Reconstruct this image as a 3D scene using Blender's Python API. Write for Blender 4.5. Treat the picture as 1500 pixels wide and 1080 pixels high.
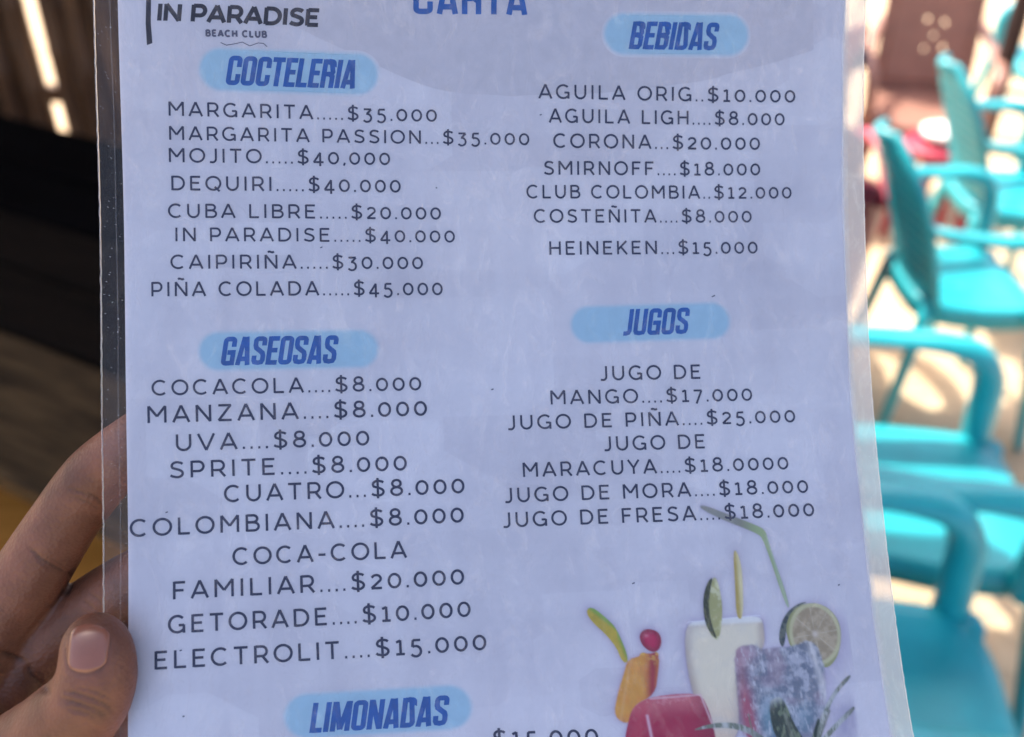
import bpy, bmesh, math, random
from mathutils import Vector, Matrix
from mathutils.bvhtree import BVHTree

for o in list(bpy.data.objects):
    bpy.data.objects.remove(o)
S = bpy.context.scene
COL = S.collection
R = math.radians
rnd = random.Random(7)

# ------------------------------------------------------------------ camera
EYE = Vector((0, 0, 1.9))
PITCH = R(34)
cd = bpy.data.cameras.new('camera')
cam = bpy.data.objects.new('camera', cd)
COL.objects.link(cam)
cam.location = EYE
cam.rotation_euler = (R(90) - PITCH, 0, 0)
cd.sensor_width = 36.0
cd.lens = 34.56
cd.clip_start = 0.02
cd.clip_end = 400
cd.dof.use_dof = True
cd.dof.focus_distance = 0.281
cd.dof.aperture_fstop = 8.2
S.camera = cam

# ------------------------------------------------------------------ sky, sun, exposure
SUN_DIR = Vector((-0.30, 0.46, 0.84)).normalized()          # towards the sun
sun_el = math.asin(SUN_DIR.z)
sun_az = math.atan2(SUN_DIR.x, SUN_DIR.y)
W = bpy.data.worlds.new('World')
S.world = W
W.use_nodes = True
nt = W.node_tree
sky = nt.nodes.new('ShaderNodeTexSky')
sky.sky_type = 'NISHITA'
sky.sun_disc = False
sky.sun_elevation = sun_el
sky.sun_rotation = sun_az
sky.dust_density = 5.0
sky.ozone_density = 0.6
bg = nt.nodes['Background']
bg.inputs['Strength'].default_value = 0.15
tint = nt.nodes.new('ShaderNodeMix'); tint.data_type = 'RGBA'; tint.blend_type = 'MULTIPLY'
tint.inputs[0].default_value = 1.0
tint.inputs[7].default_value = (1.09, 1.0, 1.0, 1)              # multiplies the sky slightly redder to warm its light
nt.links.new(sky.outputs[0], tint.inputs[6])
nt.links.new(tint.outputs[2], bg.inputs['Color'])
sd = bpy.data.lights.new('sun', 'SUN')
sd.energy = 3.0
sd.angle = R(0.5)
sd.color = (1.0, 0.93, 0.82)
sun = bpy.data.objects.new('sun', sd)
COL.objects.link(sun)
sun.rotation_euler = SUN_DIR.to_track_quat('Z', 'Y').to_euler()
S.view_settings.view_transform = 'Standard'
S.view_settings.look = 'None'
S.view_settings.gamma = 1.0
S.view_settings.use_curve_mapping = False
S.view_settings.exposure = 1.88
S.cycles.use_denoising = True
S.cycles.max_bounces = 10
S.cycles.transparent_max_bounces = 16
S.cycles.sample_clamp_indirect = 4.0

# ------------------------------------------------------------------ helpers
def tag(o, label=None, cat=None, group=None, kind=None):
    if label: o['label'] = label
    if cat: o['category'] = cat
    if group: o['group'] = group
    if kind: o['kind'] = kind
    return o

def empty(name, loc=(0, 0, 0), rz=0.0):
    o = bpy.data.objects.new(name, None)
    COL.objects.link(o)
    o.location = loc
    o.rotation_euler = (0, 0, rz)
    o.empty_display_size = 0.05
    return o

def mesh_obj(name, verts, faces, mat, parent=None, smooth=True, uvs=None, mats=None, face_mats=None):
    me = bpy.data.meshes.new(name)
    me.from_pydata([tuple(v) for v in verts], [], faces)
    me.update()
    if mats:
        for m in mats: me.materials.append(m)
        me.polygons.foreach_set('material_index', face_mats)
    elif mat:
        me.materials.append(mat)
    if smooth:
        me.polygons.foreach_set('use_smooth', [True] * len(me.polygons))
    if uvs:
        ul = me.uv_layers.new(name='UVMap')
        for lp in me.loops:
            ul.data[lp.index].uv = uvs[lp.vertex_index]
    o = bpy.data.objects.new(name, me)
    COL.objects.link(o)
    if parent: o.parent = parent
    return o

class MB:
    """collects shapes for ONE mesh"""
    def __init__(self): self.v = []; self.f = []
    def add(self, v, f):
        n = len(self.v)
        self.v += [Vector(p) for p in v]
        self.f += [tuple(i + n for i in q) for q in f]
        return self
    def box(self, cx, cy, cz, sx, sy, sz, rz=0.0, bev=0.0):
        bm = bmesh.new()
        bmesh.ops.create_cube(bm, size=1)
        bmesh.ops.scale(bm, vec=(sx, sy, sz), verts=bm.verts)
        if bev: bmesh.ops.bevel(bm, geom=bm.edges[:] + bm.verts[:], offset=bev, segments=3, affect='EDGES', profile=.5)
        bmesh.ops.rotate(bm, matrix=Matrix.Rotation(rz, 3, 'Z'), verts=bm.verts)
        bmesh.ops.translate(bm, vec=(cx, cy, cz), verts=bm.verts)
        bm.verts.index_update()
        self.add([v.co.copy() for v in bm.verts], [[v.index for v in f.verts] for f in bm.faces])
        bm.free()
        return self
    def sweep(self, pts, rads, up=(0, 0, 1), seg=14, smooth=4):
        """tube along pts; rads = (r_side, r_up) per point; closed ends"""
        P = [Vector(p) for p in pts]
        Q = [tuple(r) if isinstance(r, (tuple, list)) else (r, r) for r in rads]
        if smooth > 1:
            P2, Q2 = [], []
            n = len(P)
            for i in range(n - 1):
                p0, p1, p2, p3 = P[max(i-1, 0)], P[i], P[i+1], P[min(i+2, n-1)]
                for k in range(smooth):
                    t = k / smooth
                    P2.append(0.5 * ((2*p1) + (p2-p0)*t + (2*p0-5*p1+4*p2-p3)*t*t + (3*p1-p0-3*p2+p3)*t**3))
                    Q2.append(tuple(Q[i][j] * (1-t) + Q[i+1][j] * t for j in (0, 1)))
            P2.append(P[-1]); Q2.append(Q[-1]); P, Q = P2, Q2
        v, f = [], []
        n = len(P)
        upv = Vector(up)
        for i in range(n):
            T = (P[min(i+1, n-1)] - P[max(i-1, 0)]).normalized()
            sd_ = T.cross(upv)
            if sd_.length < 1e-4: sd_ = T.cross(Vector((0, 1, 0.01)))
            sd_.normalize()
            uu = sd_.cross(T).normalized()
            for k in range(seg):
                a = 2 * math.pi * k / seg
                v.append(P[i] + sd_ * (Q[i][0] * math.cos(a)) + uu * (Q[i][1] * math.sin(a)))
        for i in range(n - 1):
            for k in range(seg):
                f.append((i*seg + k, i*seg + (k+1) % seg, (i+1)*seg + (k+1) % seg, (i+1)*seg + k))
        f.append(tuple(reversed(range(seg))))
        f.append(tuple((n-1)*seg + k for k in range(seg)))
        return self.add(v, f)
    def build(self, name, mat, parent=None, smooth=True):
        o = mesh_obj(name, self.v, self.f, mat, parent, smooth)
        return o

def copy_tree(o, parent=None):
    c = o.copy()
    COL.objects.link(c)
    if parent: c.parent = parent
    for ch in o.children: copy_tree(ch, c)
    return c

# ------------------------------------------------------------------ materials
def mat(name, rgb, rough=0.5, spec=0.5, var=0.0, vscale=20.0, bump=0.0, bscale=60.0, sss=0.0, stretch=None, metal=0.0, rgb2=None, coords='Object', detail=5.0):
    m = bpy.data.materials.new(name)
    m.use_nodes = True
    t = m.node_tree
    p = t.nodes['Principled BSDF']
    p.inputs['Base Color'].default_value = (*rgb, 1)
    p.inputs['Roughness'].default_value = rough
    p.inputs['Specular IOR Level'].default_value = spec
    p.inputs['Metallic'].default_value = metal
    tc = t.nodes.new('ShaderNodeTexCoord')
    mp = t.nodes.new('ShaderNodeMapping')
    if stretch: mp.inputs['Scale'].default_value = stretch
    t.links.new(tc.outputs[coords], mp.inputs['Vector'])
    if var or rgb2:
        n = t.nodes.new('ShaderNodeTexNoise')
        n.inputs['Scale'].default_value = vscale
        n.inputs['Detail'].default_value = detail
        n.inputs['Roughness'].default_value = 0.62
        t.links.new(mp.outputs[0], n.inputs['Vector'])
        r = t.nodes.new('ShaderNodeValToRGB')
        a = rgb2 or tuple(max(0, c * (1 - var)) for c in rgb)
        b = rgb if rgb2 else tuple(min(1, c * (1 + var)) for c in rgb)
        r.color_ramp.elements[0].position = 0.35
        r.color_ramp.elements[1].position = 0.68
        r.color_ramp.elements[0].color = (*a, 1)
        r.color_ramp.elements[1].color = (*b, 1)
        t.links.new(n.outputs['Fac'], r.inputs[0])
        t.links.new(r.outputs[0], p.inputs['Base Color'])
    if bump:
        n2 = t.nodes.new('ShaderNodeTexNoise')
        n2.inputs['Scale'].default_value = bscale
        n2.inputs['Detail'].default_value = 6
        t.links.new(mp.outputs[0], n2.inputs['Vector'])
        b_ = t.nodes.new('ShaderNodeBump')
        b_.inputs['Strength'].default_value = 1.0
        b_.inputs['Distance'].default_value = bump
        t.links.new(n2.outputs['Fac'], b_.inputs['Height'])
        t.links.new(b_.outputs[0], p.inputs['Normal'])
    if sss:
        p.inputs['Subsurface Weight'].default_value = sss
        p.inputs['Subsurface Radius'].default_value = (1.0, 0.35, 0.2)
        p.inputs['Subsurface Scale'].default_value = 0.0025
    return m

M = {}
M['turquoise'] = mat('turquoise_plastic', (0.006, 0.30, 0.345), 0.38, 0.5, var=0.10, vscale=9, bump=0.0004, bscale=150)
M['maroon'] = mat('maroon_plastic', (0.30, 0.018, 0.045), 0.4, 0.5, var=0.15, vscale=8)
M['brown'] = mat('brown_plastic', (0.26, 0.135, 0.10), 0.45, 0.4, var=0.10, vscale=10)
M['white'] = mat('white_plastic', (0.8, 0.78, 0.72), 0.35, 0.5, var=0.05)
M['navy'] = mat('navy_cloth', (0.012, 0.03, 0.05), 0.85, 0.2, var=0.3, vscale=15)
M['post'] = mat('dark_timber', (0.035, 0.02, 0.016), 0.75, 0.3, var=0.5, vscale=6, stretch=(8, 8, 1), bump=0.004, bscale=14)
M['thin_tube'] = mat('teal_tube', (0.05, 0.11, 0.10), 0.8, 0.2, var=0.3, vscale=60)
M['bamboo'] = mat('bamboo_cane', (0.16, 0.085, 0.04), 0.5, 0.3, rgb2=(0.035, 0.016, 0.010), vscale=3, stretch=(14, 14, 1))
M['unseen_thatch'] = mat('unseen_palm_thatch', (0.22, 0.16, 0.09), 0.95, 0.1, var=0.5, vscale=6, stretch=(1, 8, 8), bump=0.02, bscale=10)
M['deck'] = mat('deck_boards', (0.06, 0.042, 0.03), 0.8, 0.2, var=0.5, vscale=5, stretch=(1, 12, 1))
PAGE_SHAPE = [[-0.111826, 0.144124, -0.276422], [0.001934, -0.099657, -0.002888], [0.000836, -0.00294, 0.00361], [-2e-06, 0.001321, 0.0], [0.102928, 0.001677, -0.011847], [-0.004035, 0.000398, -0.000124], [0.001497, -0.000301, 0.000155], [-0.00012, 9.3e-05, -0.0], [0.0, 0.0, -0.0], [-0.0, -0.0, 0.0], [0.0, 0.0, -0.0], [-0.0, -0.0, 0.0], [-0.0, -0.0, 0.0], [0.0, 0.0, -0.0], [-0.0, -0.0, 0.0], [0.0, 0.0, -0.0]]
PRICE_LINES =[
   ('MARGARITA.....', '$35.000', 12.93, 72.07, 62.0, 87.21, 72.86, 3.93),
   ('MARGARITA PASSION...', '$35.000', 12.91, 78.78, 89.09, 113.98, 79.51, 3.82),
   ('MOJITO.....', '$40,000', 12.68, 85.01, 47.86, 73.66, 85.41, 3.93),
   ('DEQUIRI.....', '$40.000', 13.2, 92.83, 50.83, 76.55, 93.32, 4.01),
   ('CUBA LIBRE.....', '$20.000', 12.32, 100.54, 62.67, 87.94, 101.09, 3.91),
   ('IN PARADISE.....', '$40.000', 14.01, 107.14, 66.39, 91.81, 107.69, 3.82),
   ('CAIPIRIÑA.....', '$30.000', 12.76, 114.85, 57.08, 82.44, 115.32, 3.91),
   ('PIÑA COLADA.....', '$45.000', 7.3, 122.5, 62.89, 87.89, 122.85, 4.0),
   ('COCACOLA....', '$8.000', 7.17, 150.12, 56.98, 80.92, 150.22, 4.24),
   ('MANZANA....', '$8.000', 5.72, 157.79, 56.44, 82.3, 157.53, 4.68),
   ('UVA....', '$8.000', 13.15, 165.81, 39.55, 65.79, 165.6, 4.64),
   ('SPRITE....', '$8.000', 11.4, 173.39, 49.96, 76.06, 173.08, 4.67),
   ('CUATRO...', '$8.000', 26.01, 180.59, 66.17, 92.09, 180.19, 4.7),
   ('COLOMBIANA....', '$8.000', 0.82, 189.37, 65.48, 91.47, 188.6, 4.8),
   ('COCA-COLA', '', 28.0, 198.35, 75.24, 75.24, 198.15, 4.8),
   ('FAMILIAR....', '$20.000', 11.79, 207.29, 59.75, 90.68, 206.53, 4.92),
   ('GETORADE....', '$10.000', 10.68, 216.73, 62.45, 91.96, 216.02, 4.96),
   ('ELECTROLIT....', '$15.000', 6.96, 226.47, 65.58, 95.79, 225.95, 4.99),
   ('', '$15.000', 82.52, 254.06, 96.17, 124.9, 255.41, 5.12),
   ('AGUILA ORIG..', '$10.000', 117.31, 65.91, 167.83, 194.67, 65.82, 4.15),
   ('AGUILA LIGH....', '$8.000', 120.32, 72.9, 170.05, 191.37, 72.71, 4.06),
   ('CORONA...', '$20.000', 121.54, 80.21, 157.1, 183.75, 80.12, 4.12),
   ('SMIRNOFF....', '$18.000', 118.53, 88.12, 159.24, 183.74, 87.81, 3.99),
   ('CLUB COLOMBIA..', '$12.000', 113.43, 94.99, 169.66, 193.33, 94.81, 3.88),
   ('COSTEÑITA....', '$8.000', 115.47, 102.07, 159.51, 180.81, 101.98, 3.89),
   ('HEINEKEN...', '$15.000', 119.65, 111.5, 158.23, 182.37, 111.33, 3.95),
   ('JUGO DE', '', 133.5, 148.49, 163.41, 163.41, 148.6, 4.18),
   ('MANGO....', '$17.000', 118.41, 155.25, 152.59, 178.65, 155.47, 4.09),
   ('JUGO DE PIÑA....', '$25.000', 105.81, 162.29, 164.45, 191.56, 162.32, 4.13),
   ('JUGO DE', '', 133.55, 169.19, 163.52, 163.52, 169.36, 4.18),
   ('MARACUYA....', '$18.0000', 109.38, 176.21, 156.87, 188.33, 176.44, 4.18),
   ('JUGO DE MORA....', '$18.000', 103.96, 183.45, 166.74, 193.75, 183.68, 4.23),
   ('JUGO DE FRESA....', '$18.000', 103.07, 190.68, 167.8, 194.91, 190.78, 4.33),
]
HEADINGS =[
   ('COCTELERIA', 28.29, 63.18, 65.38, 63.57, 8.17, (21.77, 58.92, 70.44, 59.34, 5.62)),
   ('BEBIDAS', 143.65, 50.77, 171.33, 50.61, 8.18, (136.66, 46.37, 179.63, 46.05, 5.79)),
   ('GASEOSAS', 25.52, 142.11, 58.53, 142.1, 7.96, (20.15, 138.13, 68.92, 138.04, 5.03)),
   ('JUGOS', 140.24, 135.44, 161.28, 135.17, 7.76, (125.54, 132.09, 172.73, 131.41, 5.05)),
   ('LIMONADAS', 46.75, 247.01, 85.17, 247.04, 8.53, (40.67, 242.12, 90.53, 242.04, 6.06)),
   ('CARTA', 80.54, 41.76, 113.97, 41.49, 9.44, ()),
]
ART = {
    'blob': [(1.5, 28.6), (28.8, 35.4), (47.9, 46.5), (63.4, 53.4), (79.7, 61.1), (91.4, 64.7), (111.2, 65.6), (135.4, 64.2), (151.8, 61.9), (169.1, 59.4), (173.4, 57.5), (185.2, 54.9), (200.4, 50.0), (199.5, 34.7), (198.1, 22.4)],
    'bar': [(7.9, 34.1), (9.1, 34.0), (8.7, 46.4), (9.0, 52.4), (7.5, 52.6), (7.3, 46.5)],
    'wave': [(27.3, 51.4), (28.9, 52.1), (31.3, 51.6), (33.2, 51.1), (35.2, 52.1), (37.5, 51.2), (39.0, 51.3), (39.9, 52.2)],
    'straw_green': [(160.3, 187.2), (161.2, 186.0), (168.2, 189.0), (177.6, 193.1), (179.8, 194.7), (180.3, 198.2), (184.7, 217.1), (183.6, 218.6), (178.9, 197.3), (177.0, 195.3), (167.2, 191.0)],
    'straw_orange': [(124.4, 217.5), (126.2, 214.4), (131.9, 219.9), (133.7, 222.9), (136.2, 231.5), (134.1, 232.3), (132.2, 225.8)],
    'cherry': [(139.4, 224.5), (140.7, 222.5), (143.1, 222.3), (145.5, 223.6), (146.0, 226.5), (144.7, 229.0), (142.5, 229.3), (140.2, 227.3)],
    'orange': [(134.3, 234.7), (135.4, 231.4), (138.8, 229.9), (141.7, 229.2), (145.1, 229.6), (144.0, 235.3), (142.5, 241.9), (135.8, 244.8), (134.4, 250.6), (130.0, 247.8), (131.7, 241.2)],
    'cream': [(152.7, 220.8), (159.4, 220.5), (169.5, 219.9), (175.4, 220.1), (176.3, 222.7), (175.7, 230.3), (167.7, 236.7), (165.0, 258.6), (155.4, 258.0), (154.7, 249.4), (152.1, 235.7)],
    'wedge': [(162.7, 207.6), (163.9, 208.5), (164.6, 214.4), (164.3, 219.5), (162.5, 227.0), (160.5, 225.7), (159.6, 222.6), (159.5, 219.3), (160.9, 211.7)],
    'wedge_rind': [(162.7, 207.6), (160.9, 209.0), (159.1, 213.3), (158.7, 219.2), (159.5, 223.5), (162.3, 227.0), (160.8, 221.9), (160.5, 215.9), (161.6, 210.9)],
    'straw_yellow': [(169.3, 200.7), (170.2, 199.9), (171.2, 202.9), (171.5, 208.0), (170.4, 220.7), (168.2, 220.4), (168.9, 210.4)],
    'lime': [(182.5, 225.6), (183.1, 222.2), (185.2, 218.9), (188.4, 217.1), (192.7, 216.9), (196.7, 219.0), (199.2, 223.5), (198.9, 229.0), (197.0, 234.1), (193.6, 237.3), (190.4, 235.4), (186.8, 230.9), (183.4, 230.7)],
    'lime_rind': [(190.2, 216.5), (187.2, 216.8), (183.5, 219.2), (181.1, 222.9), (179.9, 228.0), (181.3, 230.6), (183.1, 223.0), (185.5, 219.1), (188.4, 217.3)],
    'ice': [(166.3, 230.6), (169.0, 228.4), (172.8, 228.4), (175.1, 230.1), (180.2, 229.7), (183.5, 229.9), (189.7, 227.7), (191.8, 231.2), (192.8, 236.4), (192.7, 243.3), (188.7, 260.3), (165.0, 258.6), (166.1, 241.7)],
    'red': [(133.6, 250.6), (135.8, 244.8), (140.8, 242.6), (147.4, 241.9), (155.5, 242.2), (157.4, 247.1), (158.3, 253.9), (158.2, 258.2), (132.2, 256.3)],
    'leaf1': [(174.4, 246.5), (178.0, 244.1), (179.8, 246.4), (181.4, 252.9), (184.6, 260.0), (175.6, 259.4)],
    'leaf2': [(200.2, 239.3), (197.3, 241.2), (192.3, 246.7), (188.8, 253.4), (187.3, 258.5), (188.5, 258.6), (191.1, 251.8), (195.0, 245.2), (200.4, 240.3)],
    'leaf3': [(200.0, 248.8), (195.7, 252.1), (190.9, 256.1), (188.0, 259.4), (189.6, 259.5), (194.9, 254.7), (200.2, 250.3)],
    'leaf4': [(151.0, 253.4), (156.9, 251.4), (162.7, 251.2), (168.2, 252.9), (173.4, 257.5), (171.6, 258.2), (166.4, 254.0), (159.2, 252.5)],
    'leaf5': [(185.4, 260.1), (186.8, 255.9), (189.2, 250.8), (189.2, 255.2), (187.8, 260.2)],
    'halo': [(146.6, 248.9), (150.5, 235.6), (150.7, 220.1), (159.6, 218.4), (176.4, 218.3), (177.6, 230.4), (179.2, 223.7), (184.2, 216.3), (192.9, 215.4), (200.3, 221.4), (200.9, 231.7), (201.1, 243.8), (199.4, 261.1), (145.7, 257.3)],
    'bottle_edge': [(167.5, 214.6), (166.6, 215.0), (168.7, 219.7), (169.1, 219.3)],
    'ghost1': [(45.7, 205.7), (113.9, 208.9), (115.1, 215.0), (45.6, 211.5)],
    'ghost2': [(21.7, 118.0), (102.3, 118.6), (102.2, 124.6), (21.6, 123.7)],
    'ghost3': [(73.7, 124.3), (86.4, 124.4), (84.6, 175.6), (72.1, 175.2)],
}

def sand_material():
    m = bpy.data.materials.new('beach_sand'); m.use_nodes = True
    t = m.node_tree; p = t.nodes['Principled BSDF']
    p.inputs['Roughness'].default_value = 0.95
    p.inputs['Specular IOR Level'].default_value = 0.15
    tc = t.nodes.new('ShaderNodeTexCoord')
    n = t.nodes.new('ShaderNodeTexNoise'); n.inputs['Scale'].default_value = 3.0; n.inputs['Detail'].default_value = 8
    t.links.new(tc.outputs['Object'], n.inputs['Vector'])
    r = t.nodes.new('ShaderNodeValToRGB')
    r.color_ramp.elements[0].position = 0.3; r.color_ramp.elements[0].color = (0.40, 0.30, 0.19, 1)
    r.color_ramp.elements[1].position = 0.7; r.color_ramp.elements[1].color = (0.52, 0.41, 0.27, 1)
    t.links.new(n.outputs['Fac'], r.inputs[0]); t.links.new(r.outputs[0], p.inputs['Base Color'])
    n2 = t.nodes.new('ShaderNodeTexNoise'); n2.inputs['Scale'].default_value = 7; n2.inputs['Detail'].default_value = 7
    t.links.new(tc.outputs['Object'], n2.inputs['Vector'])
    b = t.nodes.new('ShaderNodeBump'); b.inputs['Distance'].default_value = 0.05; b.inputs['Strength'].default_value = 0.8
    t.links.new(n2.outputs['Fac'], b.inputs['Height']); t.links.new(b.outputs[0], p.inputs['Normal'])
    return m
M['sand'] = sand_material()

def wood(name, dark, light, rough=0.6, scale=5.0, bump=0.002, spec=0.12):
    """planks: grain runs along the object's own X axis"""
    m = bpy.data.materials.new(name); m.use_nodes = True
    t = m.node_tree; p = t.nodes['Principled BSDF']
    p.inputs['Roughness'].default_value = rough; p.inputs['Specular IOR Level'].default_value = spec
    tc = t.nodes.new('ShaderNodeTexCoord')
    mp = t.nodes.new('ShaderNodeMapping'); mp.inputs['Scale'].default_value = (1.2, 11, 6)
    t.links.new(tc.outputs['Object'], mp.inputs['Vector'])
    n = t.nodes.new('ShaderNodeTexNoise'); n.inputs['Scale'].default_value = scale; n.inputs['Detail'].default_value = 9
    n.inputs['Roughness'].default_value = 0.65; n.inputs['Distortion'].default_value = 0.6
    t.links.new(mp.outputs[0], n.inputs['Vector'])
    r = t.nodes.new('ShaderNodeValToRGB')
    r.color_ramp.elements[0].position = 0.32; r.color_ramp.elements[0].color = (*dark, 1)
    r.color_ramp.elements[1].position = 0.72; r.color_ramp.elements[1].color = (*light, 1)
    t.links.new(n.outputs['Fac'], r.inputs[0]); t.links.new(r.outputs[0], p.inputs['Base Color'])
    b = t.nodes.new('ShaderNodeBump'); b.inputs['Distance'].default_value = bump
    t.links.new(n.outputs['Fac'], b.inputs['Height']); t.links.new(b.outputs[0], p.inputs['Normal'])
    return m
M['near_black'] = wood('near_black_plank', (0.0004, 0.0004, 0.0006), (0.0028, 0.0026, 0.0032), 0.85, spec=0.02)
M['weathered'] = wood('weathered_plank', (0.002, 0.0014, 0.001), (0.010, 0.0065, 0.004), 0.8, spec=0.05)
M['olive_plank'] = wood('lighter_plank', (0.010, 0.006, 0.0025), (0.10, 0.062, 0.026), 0.7)
M['honey'] = wood('honey_varnish', (0.30, 0.12, 0.02), (0.50, 0.22, 0.045), 0.4, scale=3)

# ------------------------------------------------------------------ the setting
G = MB(); N = 60
def sandz(x, y):
    d = math.hypot(x - 1.5, y - 3)
    return 0.025 * math.sin(x * 2.3 + 1) * math.sin(y * 1.9) * (1 if d < 12 else 0) - 0.01
gv, gf = [], []
xs = [-180, -60, -20, -8] + [-4 + 0.2 * i for i in range(61)] + [12, 30, 80, 200]
ys = [-150, -40, -12, -5] + [-2 + 0.2 * i for i in range(61)] + [14, 30, 80, 250]
for y in ys:
    for x in xs: gv.append((x, y, sandz(x, y)))
nx = len(xs)
for j in range(len(ys) - 1):
    for i in range(nx - 1): gf.append((j*nx+i, j*nx+i+1, (j+1)*nx+i+1, (j+1)*nx+i))
tag(mesh_obj('sand_ground', gv, gf, M['sand']), kind='structure')

dk = MB()
y = -0.75
while y < 3.3:
    dk.box(-1.75, y, 0.27, 4.5, 0.135, 0.04, 0, 0.006); y += 0.142
dk.box(0.44, 1.25, 0.125, 0.05, 4.0, 0.245)
tag(dk.build('floor', M['deck'], smooth=False), kind='structure')

rf = MB()  # roof out of view, its edges cut and stepped to shape the shade
rf.box(-2.27, 1.865, 3.36, 4.5, 2.51, 0.16, 0, 0.03)
rf.box(2.0, 1.77, 3.36, 4.0, 2.32, 0.158, 0, 0.03)
rf.box(-2.6, 3.6, 3.361, 3.9, 1.1, 0.158, 0, 0.03)
roof = empty('unseen_roof', (0, 0, 0))
tag(roof, 'unseen palm-leaf roof, cut to shade the bar table and the menu', 'roof')
rf.build('unseen_thatch', M['unseen_thatch'], roof, smooth=False)
bm_ = MB()
for yy in (0.72, 1.8, 2.9): bm_.box(-0.25, yy, 3.22, 8.2, 0.09, 0.11)
bm_.build('unseen_roof_beam', M['post'], roof, smooth=False)
for (px, py) in ((-4.3, 0.72), (-4.3, 2.9), (3.8, 0.72), (3.8, 2.9)):
    MB().sweep([(px, py, -0.1), (px, py, 3.17)], [0.07, 0.065], smooth=1).build('post', M['post'], roof)  # posts of the unseen roof

# bamboo screen behind the table
scr = empty('bamboo_screen', (-1.9, 3.25, 0.29))
tag(scr, 'dark brown bamboo screen behind the black plank table', 'bamboo screen')
protos = []
for k in range(3):
    c = MB(); pts = []; rr = []
    z = 0.0
    while z < 2.9:
        pts += [(0, 0, z), (0, 0, z + 0.012), (0, 0, z + 0.024)]; rr += [0.033, 0.036, 0.033]
        z += 0.27 + 0.03 * k
    c.sweep(pts, rr, up=(0, 1, 0), seg=12, smooth=1)
    protos.append(c)
meshes = []
x = -2.3
i = 0
while x < 1.6:
    gap = abs(x - 0.385) < 0.0235
    if not gap:
        k = i % 3
        if k >= len(meshes):
            o = protos[k].build('cane', M['bamboo'], scr); meshes.append(o.data)
        else:
            o = bpy.data.objects.new('cane', meshes[k]); COL.objects.link(o); o.parent = scr
        o.location = (x, 0.014 * (-1) ** i, 0.0)
        o.rotation_euler = (0.008 * math.sin(i * 1.3), 0.006 * math.sin(i * 3.7), i * 0.9)
    i += 1
    x += 0.046
for z in (0.51, 1.5, 2.5):
    r_ = MB().sweep([(-2.4, 0.065, z), (1.6, 0.065, z)], [0.032, 0.032], smooth=1).build('rail', M['bamboo'], scr)

# plank table
tang = math.atan2(-0.49, 0.87)
tb = empty('plank_table', (-1.29, 2.41, 0.29), tang)
tag(tb, 'dark weathered plank table with black far boards and a lighter near board', 'table')
yy = 0.0
for k, (wd, mk) in enumerate(((0.205, 'near_black'), (0.17, 'near_black'), (0.15, 'weathered'), (0.15, 'weathered'), (0.25, 'olive_plank'))):  # boards run from near-black at the far side to lighter brown
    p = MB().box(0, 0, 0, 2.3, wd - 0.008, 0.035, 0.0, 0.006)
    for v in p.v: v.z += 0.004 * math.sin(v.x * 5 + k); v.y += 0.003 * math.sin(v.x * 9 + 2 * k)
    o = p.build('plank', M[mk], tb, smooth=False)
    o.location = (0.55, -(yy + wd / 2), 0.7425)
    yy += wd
for lx in (-0.45, 1.55):
    for ly in (-0.08, -0.82):
        MB().box(lx, ly, 0.36, 0.09, 0.09, 0.72, 0, 0.005).build('leg', M['post'], tb, smooth=False)
bn = empty('bench', (-0.72, 0.93, 0.29), R(-4))
tag(bn, 'honey coloured varnished wooden bench beneath the hand', 'bench')
MB().box(0, 0, 0.44, 1.3, 0.78, 0.04, 0, 0.008).build('seat', M['honey'], bn, smooth=False)
for lx in (-0.55, 0.55):
    for ly in (-0.22, 0.22):
        MB().box(lx, ly, 0.21, 0.06, 0.06, 0.42, 0, 0.005).build('leg', M['honey'], bn, smooth=False)

# ------------------------------------------------------------------ plastic chairs
def sgn(v): return 1 if v >= 0 else -1

def seat_mb():
    v, f = [], []
    nr, na = 9, 44
    for i in range(nr + 3):
        r = min(i / nr, 1.0)
        for k in range(na):
            a = 2 * math.pi * k / na
            ca, sa = math.cos(a), math.sin(a)
            ex = 0.42
            X = 0.225 * r * sgn(ca) * abs(ca) ** ex
            Y = (0.225 - 0.02 * (X < 0) * abs(X) / .225) * r * sgn(sa) * abs(sa) ** ex
            z = 0.43 - 0.022 * (1 - r * r) + 0.012 * max(0, -X / .225) - 0.02 * max(0, X / .225 - .7) * 3
            if i > nr: z -= (0.012, 0.05)[i - nr - 1]; X *= (1.02, 1.035)[i - nr - 1]; Y *= (1.02, 1.035)[i - nr - 1]
            v.append((X, Y, z))
    n = nr + 3
    for i in range(n - 1):
        for k in range(na): f.append((i*na+k, i*na+(k+1) % na, (i+1)*na+(k+1) % na, (i+1)*na+k))
    return v, f

def back_pt(a, b, kind):
    z = 0.42 + 0.43 * b
    if kind == 'low':
        z = 0.20 + 0.60 * b
        w = 0.185 + 0.10 / (1 + math.exp((b - 0.66) * 48))
        w = w * max(0.12, (1 - max(0, (b - 0.80) / 0.20) ** 2.2)) ** 0.5
        x = -0.19 - 0.10 * b + 0.13 * a * a * (w / 0.25)
    else:
        w = 0.195 + 0.012 * math.sin(b * 3)
        q = max(0, (b - 0.60) / 0.40)
        w *= max(0.10, (1 - q ** 2.3)) ** 0.5
        x = -0.20 - 0.22 * b + 0.04 * a * a + 0.02 * math.sin(b * 3.1)
        if abs(a) < 0.8 and 0.12 < b < 0.9: x += 0.0045 * math.sin(b * 2 * math.pi * 13)
    return Vector((x, a * w, z))

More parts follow.
